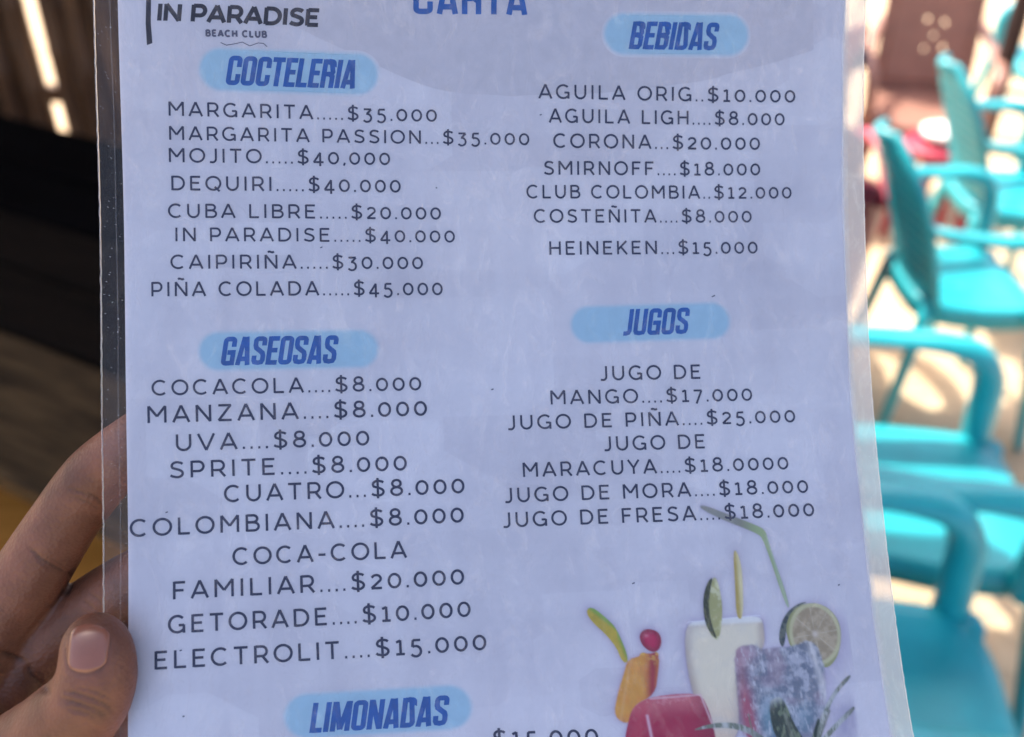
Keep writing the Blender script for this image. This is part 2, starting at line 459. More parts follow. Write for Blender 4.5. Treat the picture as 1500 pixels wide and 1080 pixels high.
def back_mb(kind):
    v, f = [], []
    na, nb = 24, 90
    for j in range(nb + 1):
        for i in range(na + 1): v.append(back_pt(-1 + 2 * i / na, j / nb, kind))
    for j in range(nb):
        b = (j + .5) / nb
        for i in range(na):
            a = -1 + 2 * (i + .5) / na
            f.append((j*(na+1)+i, j*(na+1)+i+1, (j+1)*(na+1)+i+1, (j+1)*(na+1)+i))
    return v, f

def solid(o, th):
    md = o.modifiers.new('solidify', 'SOLIDIFY'); md.thickness = th; md.offset = 0
    return o

def make_chair(name, label, m, kind='tall', group=None):
    root = empty(name)
    tag(root, label, 'chair', group)
    v, f = seat_mb(); solid(mesh_obj('seat', v, f, m, root), 0.007)
    v, f = back_mb(kind); solid(mesh_obj('backrest', v, f, m, root), 0.012 if kind == 'low' else 0.009)
    if kind == 'tall':
        rim = [back_pt(-1, b / 20, kind) for b in range(0, 21)]
        rim += [back_pt(-1 + 2 * i / 8, 1, kind) for i in range(1, 8)]
        rim += [back_pt(1, 1 - b / 20, kind) for b in range(0, 21)]
        MB().sweep(rim, [(0.017, 0.017)] * len(rim), up=(1, 0, 0.2), seg=8, smooth=1).build('back_rim', m, root)
    for s in (-1, 1):
        if kind == 'tall':
            q0 = back_pt(.9 * s, .54, kind)
            pts = [tuple(q0), (q0.x + .03, .212*s, .656), (-0.18, .242*s, .655), (-0.04, .262*s, .650), (.06, .262*s, .647), (.135, .256*s, .628), (.168, .250*s, .57), (.172, .242*s, .49), (.174, .236*s, .40)]
        else:
            pts = [(-0.12, .30*s, .52), (-.02, .31*s, .60), (.10, .30*s, .625), (.20, .28*s, .60), (.235, .255*s, .52), (.225, .235*s, .40)]
        MB().sweep(pts, [(0.024 + 0.016 * min(1, i / 3), 0.014 + 0.020 * min(1, max(0, i - 3) / 3)) for i in range(len(pts))], up=(0.3, 0, 1), seg=12).build('armrest', m, root)
        MB().sweep([(.205, .20*s, .415), (.235, .235*s, .2), (.26, .262*s, 0)], [(.034, .022), (.028, .018), (.02, .014)], up=(1, 0, 0)).build('leg', m, root)
        rx = 0.10 if kind == 'low' else 0
        MB().sweep([(-.19 + rx, .185*s, .42), (-.235 + rx, .215*s, .2), (-.28 + rx, .24*s, 0)], [(.034, .022), (.028, .018), (.02, .014)], up=(1, 0, 0)).build('leg', m, root)
    return root

def place(o, x, y, deg, sc=1.0):
    o.location = (x, y, sandz(x, y)); o.rotation_euler = (0, 0, R(deg)); o.scale = (sc, sc, sc)

GT = 'turquoise plastic chairs on the sand'
cC = make_chair('plastic_chair', 'turquoise ribbed-back chair with a sunlit seat in front of the maroon chair', M['turquoise'], 'tall', GT)
place(cC, 1.345, 2.60, -1); cC.scale = (0.80, 0.90, 1.08)
cB = copy_tree(cC); cB['label'] = 'brightest turquoise chair, fully in the sun behind the shaded slotted chair'
place(cB, 0.90, 1.67, -10, 1.05)
cA = copy_tree(cC); cA['label'] = 'shaded dark turquoise armchair nearest the menu, its seat out of the sun'
place(cA, 0.635, 1.11, -9, 1.05)
cD = copy_tree(cC); cD['label'] = 'turquoise chair beside the dark post, standing before the brown chair'
place(cD, 1.77, 3.27, -3); cD.scale = (0.80, 0.88, 1.08)
cE = copy_tree(cC); cE['label'] = 'farthest turquoise chair, beyond the dark post at the picture edge'
place(cE, 2.75, 5.0, 190)

def panel_chair(name, label, m):
    """wide flat panelled back with a raised border and five round holes"""
    root = empty(name); tag(root, label, 'chair')
    v, f = seat_mb(); solid(mesh_obj('seat', v, f, m, root), 0.007)
    V, Fc = [], []
    na, nb = 72, 84
    holes = [(.055, .30), (-.02, .31), (.018, .245), (.066, .195), (-.012, .185)]
    def bp(a, b):
        w = 0.215 * (1 - 0.04 * b)
        e = max(abs(a) - .80, .06 - b, b - .93)
        return Vector((-0.20 - 0.13 * b + 0.03 * a * a - (0.012 if e > 0 else 0), a * w, 0.44 + 0.62 * b))
    for j in range(nb + 1):
        for i in range(na + 1): V.append(bp(-1 + 2 * i / na, j / nb))
    for j in range(nb):
        for i in range(na):
            c = bp(-1 + 2 * (i + .5) / na, (j + .5) / nb)
            if any((c.y - hy) ** 2 + (c.z - .44 - hz) ** 2 < 0.0085 ** 2 for hy, hz in holes): continue
            Fc.append((j*(na+1)+i, j*(na+1)+i+1, (j+1)*(na+1)+i+1, (j+1)*(na+1)+i))
    solid(mesh_obj('backrest', V, Fc, m, root), 0.010)
    top = MB().sweep([tuple(bp(-1 + 2 * i / 10, 1.0)) for i in range(11)], [(0.022, 0.03)] * 11, up=(0, 0, 1), seg=10, smooth=1).build('top_rail', M['maroon'], root)
    top['label'] = 'maroon top rail'
    for s in (-1, 1):
        MB().sweep([(-.29, .21*s, .74), (-.1, .26*s, .67), (.12, .265*s, .655), (.22, .25*s, .60), (.23, .235*s, .42)], [(.026, .012)] * 5, up=(.3, 0, 1)).build('armrest', m, root)
        MB().sweep([(.205, .20*s, .415), (.235, .235*s, .2), (.26, .262*s, 0)], [(.034, .022), (.028, .018), (.02, .014)], up=(1, 0, 0)).build('leg', m, root)
        MB().sweep([(-.19, .185*s, .42), (-.235, .215*s, .2), (-.28, .24*s, 0)], [(.034, .022), (.028, .018), (.02, .014)], up=(1, 0, 0)).build('leg', m, root)
    return root
br = panel_chair('plastic_chair', 'brown plastic chair with a tall panelled backrest and small round holes', M['brown'])
place(br, 1.84, 4.33, -105)
mr = make_chair('plastic_chair', 'maroon shell chair partly sunlit behind the ribbed turquoise chair', M['maroon'], 'low')
place(mr, 0.82, 2.98, 84, 1.2)
mr2 = copy_tree(mr); mr2['label'] = 'maroon shell chair farther off, just beside the brown panelled chair'
place(mr2, 1.27, 4.45, 140)

st = empty('stool', (1.74, 3.78, 0.0))
tag(st, 'low maroon stool under a white dish, in front of the brown chair', 'stool')
MB().sweep([(0, 0, .40), (0, 0, .405), (0, 0, .44), (0, 0, .445)], [.15, .16, .16, .15], up=(0, 1, 0), seg=28, smooth=1).build('seat', M['maroon'], st)
for k in range(4):
    a = R(45 + 90 * k)
    MB().sweep([(.11 * math.cos(a), .11 * math.sin(a), .40), (.17 * math.cos(a), .17 * math.sin(a), -.02)], [.03, .02], smooth=1).build('leg', M['maroon'], st)
pl = MB().sweep([(0, 0, 0), (0, 0, .004), (0, 0, .03), (0, 0, .05), (0, 0, .055)], [.05, .06, .098, .102, .075], up=(0, 1, 0), seg=32, smooth=1).build('dish', M['white'])
pl.location = (1.74, 3.78, 0.447)
tag(pl, 'round white dish lying on the maroon stool', 'dish')
bgv = MB()
bm = bmesh.new(); bmesh.ops.create_icosphere(bm, subdivisions=3, radius=0.075)
for v in bm.verts:
    v.co *= 1 + 0.10 * math.sin(v.co.x * 60) * math.sin(v.co.z * 50 + 1); v.co.z *= 0.85
    if v.co.z > .03: v.co.x *= .8; v.co.y *= .8
bgv.add([v.co.copy() for v in bm.verts], [[v.index for v in f.verts] for f in bm.faces]); bm.free()
bag = empty('bag', (1.50, 4.35, 0.62)); tag(bag, 'small dark navy pouch hanging on the far maroon chair', 'bag')
bgv.build('pouch', M['navy'], bag)
MB().sweep([(-.04, 0, .04), (-.03, .0, .16), (.0, .01, .26), (.03, 0, .16), (.04, 0, .04)], [.006] * 5, seg=8).build('strap', M['navy'], bag)

pst = MB().sweep([(0, 0, -0.1), (0.01, 0, 1.2), (0, 0, 3.0)], [0.042, 0.04, 0.038]).build('wooden_post', M['post'])
pst.location = (2.115, 4.24, 0)
tag(pst, 'dark slanting-looking timber post rising behind the turquoise chairs', 'post')

for z0, z1, lb in ((0.52, 0.47, 'upper thin teal tube beside the dark post'), (0.25, 0.20, 'lower thin teal tube beside the dark post near the sand')):
    r_ = MB().sweep([(0, -.05, z0), (.6, -.12, z0 - .06), (1.3, -.2, z1), (2.2, -.3, z1 + .1)], [.010] * 4, seg=8).build('thin_tube', M['thin_tube'])  # thin teal tubes running out from the post
    r_.location = pst.location; tag(r_, lb, 'thin_tube')

# ------------------------------------------------------------------ the laminated menu (sheet coordinates: u across, v down, millimetres)
VIEW = cam.rotation_euler.to_matrix()
MC = Vector((-0.0026, 0.0045, -0.2857))
menu = empty('menu_card')
menu.location = EYE + VIEW @ MC
menu.rotation_euler = cam.rotation_euler
tag(menu, 'curved laminated drinks menu page held up by the hand', 'menu')

def sheet(u, v, h=0.0):
    a, b = u / 100, v / 100
    p = Vector((0, 0, 0))
    for i in range(4):
        for j in range(4):
            k = PAGE_SHAPE[i * 4 + j]
            if k[0] or k[1] or k[2]:
                w = a ** i * b ** j
                p.x += k[0] * w; p.y += k[1] * w; p.z += k[2] * w
    p -= MC
    # slow buckles of the plastic
    p.z += 0.0006 * math.sin(u * 0.055 + v * 0.021) * math.sin(v * 0.043 - u * 0.012)
    p.z += h * 0.001
    return p

def paper_material():
    m = bpy.data.materials.new('menu_paper'); m.use_nodes = True
    t = m.node_tree; p = t.nodes['Principled BSDF']
    p.inputs['Roughness'].default_value = 0.75
    p.inputs['Specular IOR Level'].default_value = 0.2
    uv = t.nodes.new('ShaderNodeUVMap')
    # faint blocks: reverse print showing through, and film reflections painted in
    mp = t.nodes.new('ShaderNodeMapping'); mp.inputs['Scale'].default_value = (0.028, 0.045, 1)
    t.links.new(uv.outputs[0], mp.inputs[0])
    vo = t.nodes.new('ShaderNodeTexVoronoi'); vo.distance = 'CHEBYCHEV'; vo.inputs['Scale'].default_value = 1.0
    vo.inputs['Randomness'].default_value = 0.8
    t.links.new(mp.outputs[0], vo.inputs['Vector'])
    sep = t.nodes.new('ShaderNodeSeparateColor'); t.links.new(vo.outputs['Color'], sep.inputs[0])
    # soft streaks along and across the page, and blotches
    def noise(sx, sy, sc, det):
        q = t.nodes.new('ShaderNodeMapping'); q.inputs['Scale'].default_value = (sx, sy, 1)
        t.links.new(uv.outputs[0], q.inputs[0])
        n = t.nodes.new('ShaderNodeTexNoise'); n.inputs['Scale'].default_value = sc; n.inputs['Detail'].default_value = det
        t.links.new(q.outputs[0], n.inputs['Vector']); return n.outputs['Fac']
    a1 = noise(0.10, 0.012, 1, 3); a2 = noise(0.012, 0.09, 1, 3); a3 = noise(0.03, 0.03, 1, 5); a4 = noise(0.9, 0.9, 1, 2)
    def math_(op, x, y):
        n = t.nodes.new('ShaderNodeMath'); n.operation = op
        for i, q in enumerate((x, y)):
            if isinstance(q, (int, float)): n.inputs[i].default_value = q
            else: t.links.new(q, n.inputs[i])
        return n.outputs[0]
    s = math_('MULTIPLY', sep.outputs[0], 0.17)
    for q, w in ((a1, 0.4), (a2, 0.25), (a3, 0.55), (a4, 0.12)): s = math_('ADD', s, math_('MULTIPLY', q, w))
    r = t.nodes.new('ShaderNodeValToRGB')
    r.color_ramp.elements[0].position = 0.45; r.color_ramp.elements[0].color = (0.66, 0.625, 0.655, 1)
    r.color_ramp.elements[1].position = 1.05; r.color_ramp.elements[1].color = (0.85, 0.82, 0.83, 1)
    t.links.new(s, r.inputs[0]); t.links.new(r.outputs[0], p.inputs['Base Color'])
    return m
M['paper'] = paper_material()

def ink(name, rgb, var=0.12):
    return mat(name, rgb, 0.6, 0.25, var=var, vscale=260, detail=2)
M['ink'] = ink('charcoal_ink', (0.016, 0.022, 0.068))
M['black_ink'] = ink('black_ink', (0.010, 0.009, 0.022))
M['grey_ink'] = ink('grey_ink', (0.10, 0.10, 0.15))
M['blue_ink'] = ink('blue_ink', (0.006, 0.12, 0.42))
M['pale_blue'] = ink('pale_blue_ink', (0.46, 0.66, 0.75), 0.03)
M['reflection_tint'] = ink('reflection_tint', (0.68, 0.645, 0.665), 0.03)
M['ghost_ink'] = ink('ghost_ink', (0.67, 0.66, 0.73), 0.03)

def grid(us, vs, h, name, m, parent, uv=True):
    V, Fc, UV = [], [], []
    for v in vs:
        for u in us: V.append(sheet(u, v, h)); UV.append((u, v))
    n = len(us)
    for j in range(len(vs) - 1):
        for i in range(n - 1): Fc.append((j*n+i, (j+1)*n+i, (j+1)*n+i+1, j*n+i+1))
    return mesh_obj(name, V, Fc, m, parent, True, UV)

def lin(a, b, n): return [a + (b - a) * i / n for i in range(n + 1)]
paper = grid(lin(0, 210, 70), lin(0, 297, 99), 0.0, 'paper', M['paper'], menu)

# ---- lettering: single-stroke letter shapes, cap height 1
def arc(cx, cy, rx, ry, a0, a1, n=18):
    return [(cx + rx * math.cos(R(a0 + (a1 - a0) * i / n)), cy + ry * math.sin(R(a0 + (a1 - a0) * i / n))) for i in range(n + 1)]
B_ = 0.055
def thin_glyphs():
    g = {}
    t, b = 1 - B_, B_
    g['A'] = (.92, [[(.03, 0), (.46, 1.0)], [(.46, 1.0), (.89, 0)], [(.19, .29), (.73, .29)]])
    g['B'] = (.80, [[(.10, 0), (.10, 1)], [(.10, t), (.42, t)] + arc(.44, .745, .24, .2, 90, -90) + [(.10, .545)], [(.10, .53), (.46, .53)] + arc(.48, .29, .27, .235, 90, -90) + [(.10, b)]])
    g['C'] = (.92, [arc(.50, .5, .45, .455, 48, 312, 26)])
    g['D'] = (.92, [[(.10, 0), (.10, 1)], [(.10, t), (.38, t)] + arc(.40, .5, .45, .445, 90, -90) + [(.10, b)]])
    g['E'] = (.74, [[(.10, 0), (.10, 1)], [(.10, t), (.70, t)], [(.10, .52), (.62, .52)], [(.10, b), (.70, b)]])
    g['F'] = (.70, [[(.10, 0), (.10, 1)], [(.10, t), (.68, t)], [(.10, .50), (.60, .50)]])
    g['G'] = (.96, [arc(.50, .5, .45, .455, 46, 318, 26) + [(.87, .15)], [(.87, 0.0), (.87, .47)], [(.87, .44), (.58, .44)]])
    g['H'] = (.90, [[(.10, 0), (.10, 1)], [(.80, 0), (.80, 1)], [(.10, .51), (.80, .51)]])
    g['I'] = (.22, [[(.11, 0), (.11, 1)]])
    g['J'] = (.52, [[(.42, 1), (.42, .27)] + arc(.20, .27, .22, .25, 0, -90, 9) + [(.02, .035)]])
    g['K'] = (.80, [[(.10, 0), (.10, 1)], [(.74, 1), (.12, .38)], [(.32, .56), (.77, 0)]])
    g['L'] = (.70, [[(.10, 0), (.10, 1)], [(.10, b), (.68, b)]])
    g['M'] = (1.10, [[(.10, 0), (.10, 1)], [(.10, .99), (.55, .38)], [(.55, .38), (1.0, .99)], [(1.0, 1), (1.0, 0)]])
    g['N'] = (.92, [[(.10, 0), (.10, 1)], [(.10, .98), (.82, .02)], [(.82, 1), (.82, 0)]])
    g['Ñ'] = (.92, g['N'][1] + [[(.26, 1.17), (.33, 1.235), (.41, 1.225), (.50, 1.185), (.58, 1.175), (.66, 1.235)]])
    g['O'] = (1.02, [arc(.51, .5, .46, .455, 0, 360, 36)])
    g['P'] = (.78, [[(.10, 0), (.10, 1)], [(.10, t), (.44, t)] + arc(.46, .66, .26, .285, 90, -90) + [(.10, .375)]])
    g['Q'] = (1.02, [arc(.51, .5, .46, .455, 0, 360, 36), [(.60, .26), (.92, -.06)]])
    g['R'] = (.82, [[(.10, 0), (.10, 1)], [(.10, t), (.44, t)] + arc(.46, .67, .26, .275, 90, -90) + [(.10, .395)], [(.48, .40), (.78, 0)]])
    g['S'] = (.78, [[(.70, .84), (.62, .90)] + arc(.40, .725, .27, .22, 75, 215, 12) + [(.30, .56), (.50, .49)] + arc(.41, .27, .29, .22, 55, -120, 14) + [(.16, .10), (.06, .17)]])
    g['T'] = (.80, [[(.40, 0), (.40, 1)], [(.02, t), (.78, t)]])
    g['U'] = (.90, [[(.10, 1), (.10, .40)] + arc(.45, .40, .35, .355, 180, 360, 18) + [(.80, .40), (.80, 1)]])
    g['V'] = (.92, [[(.03, 1), (.46, 0)], [(.46, 0), (.89, 1)]])
    g['Y'] = (.80, [[(.02, 1), (.40, .44)], [(.78, 1), (.40, .44)], [(.40, .46), (.40, 0)]])
    g['Z'] = (.82, [[(.06, t), (.76, t)], [(.74, .96), (.06, .04)], [(.06, b), (.78, b)]])
    g['-'] = (.46, [[(.02, .40), (.44, .40)]])
    g['.'] = (.12, [[(.0, .065), (.12, .065)]])
    g[','] = (.12, [[(.10, .12), (.08, .02), (.03, -.10)]])
    g[' '] = (.30, [])
    x = .86
    g['0'] = (.72, [arc(.36, x / 2, .30, x / 2 - .045, 0, 360, 30)])
    g['1'] = (.52, [[(.28, 0), (.28, x)], [(.28, x - .02), (.06, x - .12)], [(.04, .05), (.50, .05)]])
    g['2'] = (.64, [[(.06, .68)] + arc(.31, .60, .24, .215, 150, -28, 14) + [(.05, .06)], [(.04, .052), (.60, .052)]])
    g['3'] = (.64, [[(.05, x - .05), (.54, x - .05)], [(.54, x - .06), (.27, .50)], [(.22, .49)] + arc(.27, .18, .27, .29, 80, -130, 16) + [(.03, .0)]])
    g['4'] = (.70, [[(.46, -.16), (.46, .82)], [(.47, .82), (.04, .13)], [(.02, .13), (.68, .13)]])
    g['5'] = (.64, [[(.54, x - .05), (.14, x - .05)], [(.15, x - .04), (.11, .43)], [(.11, .43), (.20, .47)] + arc(.28, .17, .27, .30, 80, -130, 16) + [(.04, .0)]])
    g['7'] = (.62, [[(.04, x - .05), (.58, x - .05)], [(.57, x - .05), (.20, -.14)]])
    g['8'] = (.72, [arc(.36, .74, .23, .21, 0, 360, 24), arc(.36, .28, .29, .235, 0, 360, 26)])
    s = [(q[0] + .0, q[1]) for q in g['S'][1][0]]
    g['$'] = (.78, [s, [(.39, -.12), (.39, 1.12)]])
    return g
THIN = thin_glyphs()

def rr(x0, x1, y0, y1, r, seq, n=6):
    """walk a rounded rectangle through named corners"""
    c = {'tr': (x1 - r, y1 - r, 0), 'tl': (x0 + r, y1 - r, 90), 'bl': (x0 + r, y0 + r, 180), 'br': (x1 - r, y0 + r, 270)}
    p = []
    for s in seq: cx, cy, a = c[s]; p += arc(cx, cy, r, r, a, a + 90, n)
    return p
def fat_glyphs():
    k = .075; l, r_, b, t = k, .42 - k, k, 1 - k
    w = .42
    g = {}
    g['O'] = (w, [rr(l, r_, b, t, .085, ('tr', 'tl', 'bl', 'br')) + [(r_, t - .085)]])
    g['C'] = (w, [[(r_, .62)] + rr(l, r_, b, t, .085, ('tr', 'tl', 'bl', 'br')) + [(r_, .38)]])
    g['G'] = (w, [[(r_, .65)] + rr(l, r_, b, t, .085, ('tr', 'tl', 'bl', 'br')) + [(r_, .50)], [(r_ + k, .455), (.165, .455)], [(r_, .46), (r_, 0)]])
    g['T'] = (.38, [[(.19, 0), (.19, 1)], [(0, t), (.38, t)]])
    g['E'] = (.35, [[(l, 0), (l, 1)], [(l, t), (.35, t)], [(l, .51), (.32, .51)], [(l, b), (.35, b)]])
    g['L'] = (.34, [[(l, 0), (l, 1)], [(l, b), (.34, b)]])
    g['R'] = (w, [[(l, 0), (l, 1)], [(l, t)] + [(.12, t)] + rr(l, r_, .48, t, .08, ('tr',)) + list(reversed(rr(l, r_, .48, t, .08, ('br',))))[::-1][:0] + [(r_, .56), (r_ - .03, .49), (l, .48)], [(.24, .50), (r_, .40), (r_, 0)]])
    g['I'] = (.165, [[(.0825, 0), (.0825, 1)]])
    g['A'] = (.45, [[(.07, 0), (.195, 1)], [(.38, 0), (.255, 1)], [(.11, .22), (.34, .22)]])
    g['B'] = (w, [[(l, 0), (l, 1)], [(l, t), (.20, t)] + rr(l, r_, .50, t, .075, ('tr',)) + [(r_, .60), (r_ - .03, .53), (l, .52)], [(l, .505), (.24, .50), (r_, .43), (r_, .16), (r_ - .05, b), (l, b)]])
    g['D'] = (w, [[(l, 0), (l, 1)], [(l, t), (.20, t)] + rr(l, r_, b, t, .09, ('tr',)) + [(r_, .17), (r_ - .02, .11), (r_ - .07, b), (l, b)]])
    g['S'] = (w, [[(r_, .68)] + rr(l, r_, b, t, .085, ('tr', 'tl')) + [(l, .70), (l + .03, .60), (r_ - .03, .42), (r_, .32), (r_, .17), (r_ - .03, .1), (.21, b), (l + .03, .1), (l, .17), (l, .33)]])
    g['J'] = (.30, [[(.22, 1), (.22, .17), (.19, .1), (.13, b), (.03, b)]])
    g['U'] = (w, [[(l, 1), (l, .17), (l + .025, .1), (.21, b), (r_ - .025, .1), (r_, .17), (r_, 1)]])
    g['M'] = (.56, [[(l, 0), (l, 1)], [(.10, .98), (.28, .06)], [(.46, .98), (.28, .06)], [(.56 - l, 0), (.56 - l, 1)]])
    g['N'] = (.44, [[(l, 0), (l, 1)], [(.09, .97), (.35, .03)], [(.44 - l, 0), (.44 - l, 1)]])
    return g
FAT = fat_glyphs()

class Ink:
    def __init__(self): self.v = []; self.f = []; self.k = 0
    def stroke(self, pts, hw, f):
        """pts in glyph units; f maps to (u, v); butt ends"""
        P = [Vector((x, y, 0)) for x, y in pts]
        Q = [P[0]]
        for p in P[1:]:
            if (p - Q[-1]).length > 1e-4: Q.append(p)
        P = Q; n = len(P)
        if n < 2: return
        closed = (P[0] - P[-1]).length < 1e-3 and n > 3
        h = 0.04 + 0.012 * (self.k % 5); self.k += 1
        L, Rr = [], []
        for i in range(n):
            if closed: a, c = P[i-1] if i else P[-2], P[i+1] if i < n-1 else P[1]
            else: a, c = P[max(i-1, 0)], P[min(i+1, n-1)]
            d1 = (P[i] - a); d2 = (c - P[i])
            if d1.length < 1e-6: d1 = d2
            if d2.length < 1e-6: d2 = d1
            d1.normalize(); d2.normalize()
            nn = Vector((-(d1 + d2).y, (d1 + d2).x, 0))
            if nn.length < 1e-5: nn = Vector((-d1.y, d1.x, 0))
            nn.normalize()
            c_ = max(0.5, nn.dot(Vector((-d1.y, d1.x, 0))))
            L.append(P[i] + nn * (hw / c_)); Rr.append(P[i] - nn * (hw / c_))
        b = len(self.v)
        for i in range(n):
            for q in (L[i], Rr[i]):
                u, v = f(q.x, q.y); self.v.append(sheet(u, v, h))
        for i in range(n - 1): self.f.append((b+2*i, b+2*i+1, b+2*i+3, b+2*i+2))
    def text(self, s, font, u0, v0, u1, v1, cap, hw, gap, slant=0.0, dotgap=None, ragged=0.0):
        """set s between (u0, v0) and (u1, v1) on its baseline"""
        adv, x = [], 0.0
        for i, ch in enumerate(s):
            adv.append(x)
            x += font[ch][0] + (gap if i < len(s) - 1 else 0)
        first = 0.07 if font is THIN else 0
        sc = (u1 - u0) / x
        for ch, a in zip(s, adv):
            for st in font[ch][1]:
                def f(gx, gy, a=a):
                    q = (a + gx) * sc + gy * cap * slant
                    return (u0 + q, v0 + (v1 - v0) * ((a + gx) / x) - gy * cap)
                # stroke width is in cap heights: widen x by the ratio of scales
                self.stroke([(px * sc / cap, py) for px, py in st], hw, lambda gx, gy, f=f: f(gx * cap / sc, gy))
    def build(self, name, m, parent): return mesh_obj(name, self.v, self.f, m, parent, False)

def dedot(s):
    return s
lists = {'cocktail_prices': range(0, 8), 'soda_prices': range(8, 18), 'lemonade_prices': [18], 'beer_prices': range(19, 26), 'juice_prices': range(26, 33)}
for nm, idx in lists.items():
    I = Ink()
    for i in idx:
        w, p, ua, va, um, ub, vb, cap = PRICE_LINES[i]
        vm = va + (vb - va) * ((um - ua) / max(ub - ua, .1))
        gp = 0.30
        if w:
            e = um - (0.34 * cap if p else 0)
            I.text(w, THIN, ua - .06 * cap, va, e, va + (vm - va) * (e - ua) / max(um - ua, .1), cap, 0.073, gp)
        if p: I.text(p, THIN, um - .04 * cap, vm, ub + .05 * cap, vb, cap, 0.072, gp - .02)
    I.build(nm, M['ink'], paper)

def scan(poly, name, m, parent, h, step=0.6, du=4.0, mats=None):
    """fill a printed outline in rows so that it follows the sheet"""
    V, Fc, UV = [], [], []
    lo = min(p[1] for p in poly); hi = max(p[1] for p in poly)
    n = max(2, int((hi - lo) / step))
    def spans(v):
        xs_ = []
        for i in range(len(poly)):
            (x0, y0), (x1, y1) = poly[i], poly[(i + 1) % len(poly)]
            if (y0 <= v) != (y1 <= v): xs_.append(x0 + (v - y0) / (y1 - y0) * (x1 - x0))
        xs_.sort(); return list(zip(xs_[::2], xs_[1::2]))
    prev = None
    for k in range(n + 1):
        v = lo + (hi - lo) * min(max(k / n, 1e-4), 1 - 1e-4)
        s = spans(v)
        if prev and len(prev[1]) == len(s):
            for (a0, b0), (a1, b1) in zip(prev[1], s):
                m_ = max(1, int(max(b0 - a0, b1 - a1) / du))
                bi = len(V)
                for j in range(m_ + 1):
                    for (a, b, vv) in ((a0, b0, prev[0]), (a1, b1, v)):
                        u = a + (b - a) * j / m_; V.append(sheet(u, vv, h)); UV.append((u, vv))
                for j in range(m_): Fc.append((bi+2*j, bi+2*j+1, bi+2*j+3, bi+2*j+2))
        prev = (v, s)
    return mesh_obj(name, V, Fc, m, parent, False, UV)

def smooth_poly(p, it=2):
    for _ in range(it):
        q = []
        for i in range(len(p)):
            a, b = p[i], p[(i + 1) % len(p)]
            q += [(a[0]*.75 + b[0]*.25, a[1]*.75 + b[1]*.25), (a[0]*.25 + b[0]*.75, a[1]*.25 + b[1]*.75)]
        p = q
    return p

b_ = ART['blob']  # film reflection across the page top, painted as a beige-grey patch
scan(smooth_poly(b_[:-3] + [b_[-3]] * 3 + [b_[-2]] * 2 + [b_[-1]] * 2, 2), 'painted_reflection', M['reflection_tint'], paper, 0.012)
PILLS = []
names = {'COCTELERIA': 'cocktail_heading', 'BEBIDAS': 'beer_heading', 'GASEOSAS': 'soda_heading', 'JUGOS': 'juice_heading', 'LIMONADAS': 'lemonade_heading', 'CARTA': 'title'}
for w, ua, va, ub, vb, cap, pill in HEADINGS:
    I = Ink()
    sl = 0.0 if w == 'CARTA' else 0.17
    I.text(w, FAT, ua, va, ub - sl * cap, vb, cap, 0.083 if w != 'CARTA' else 0.085, 0.035, sl)
    I.build(names[w], M['blue_ink'], paper)
    if pill:
        a, va_, b, vb_, hh = pill
        P = []
        for k in range(24): q = R(90 + 180 * k / 23); P.append((a + hh + hh * math.cos(q), va_ - hh * math.sin(q)))
        for k in range(24): q = R(-90 + 180 * k / 23); P.append((b - hh + hh * math.cos(q), vb_ - hh * math.sin(q)))
        PILLS.append(P)
        scan(P, 'pale_blue_highlight', M['pale_blue'], paper, 0.022)
I = Ink()
fat2 = {k: (v[0], v[1]) for k, v in THIN.items()}
I.text('IN PARADISE', THIN, 10.4, 45.7, 54.2, 45.9, 4.7, 0.125, 0.12, 0.10)
for k in range(len(I.v)): pass
I.build('logo_name', M['black_ink'], paper)
I = Ink(); I.text('BEACH CLUB', THIN, 23.4, 49.7, 39.8, 49.6, 1.75, 0.15, 0.34); I.build('logo_subtitle', M['grey_ink'], paper)
scan(ART['bar'], 'logo_bar', M['black_ink'], paper, 0.03)
I = Ink(); wv = smooth_poly(ART['wave'], 0)
I.stroke([(x, -y) for x, y in wv], 0.12, lambda x, y: (x, -y)); I.build('logo_wave', M['grey_ink'], paper)
for (x, y, s) in ((168.4, 124.1, .5), (117.6, 70.7, .3), (113.2, 79.4, .35), (54.1, 109.1, .3), (139.2, 208.7, .4), (13.6, 221.6, .3), (69.5, 169.6, .35), (10.2, 182.9, .3), (87.0, 92.0, .2), (14.2, 240.0, .25), (200.2, 212.0, .3), (101.5, 150.5, .35)):
    I = Ink(); I.stroke([(x - s, y + s * .3), (x, y - s * .1), (x + s, y - s * .5)], .16, lambda a, b: (a, b))
    I.build('dirt_speck', M['ink'], paper)

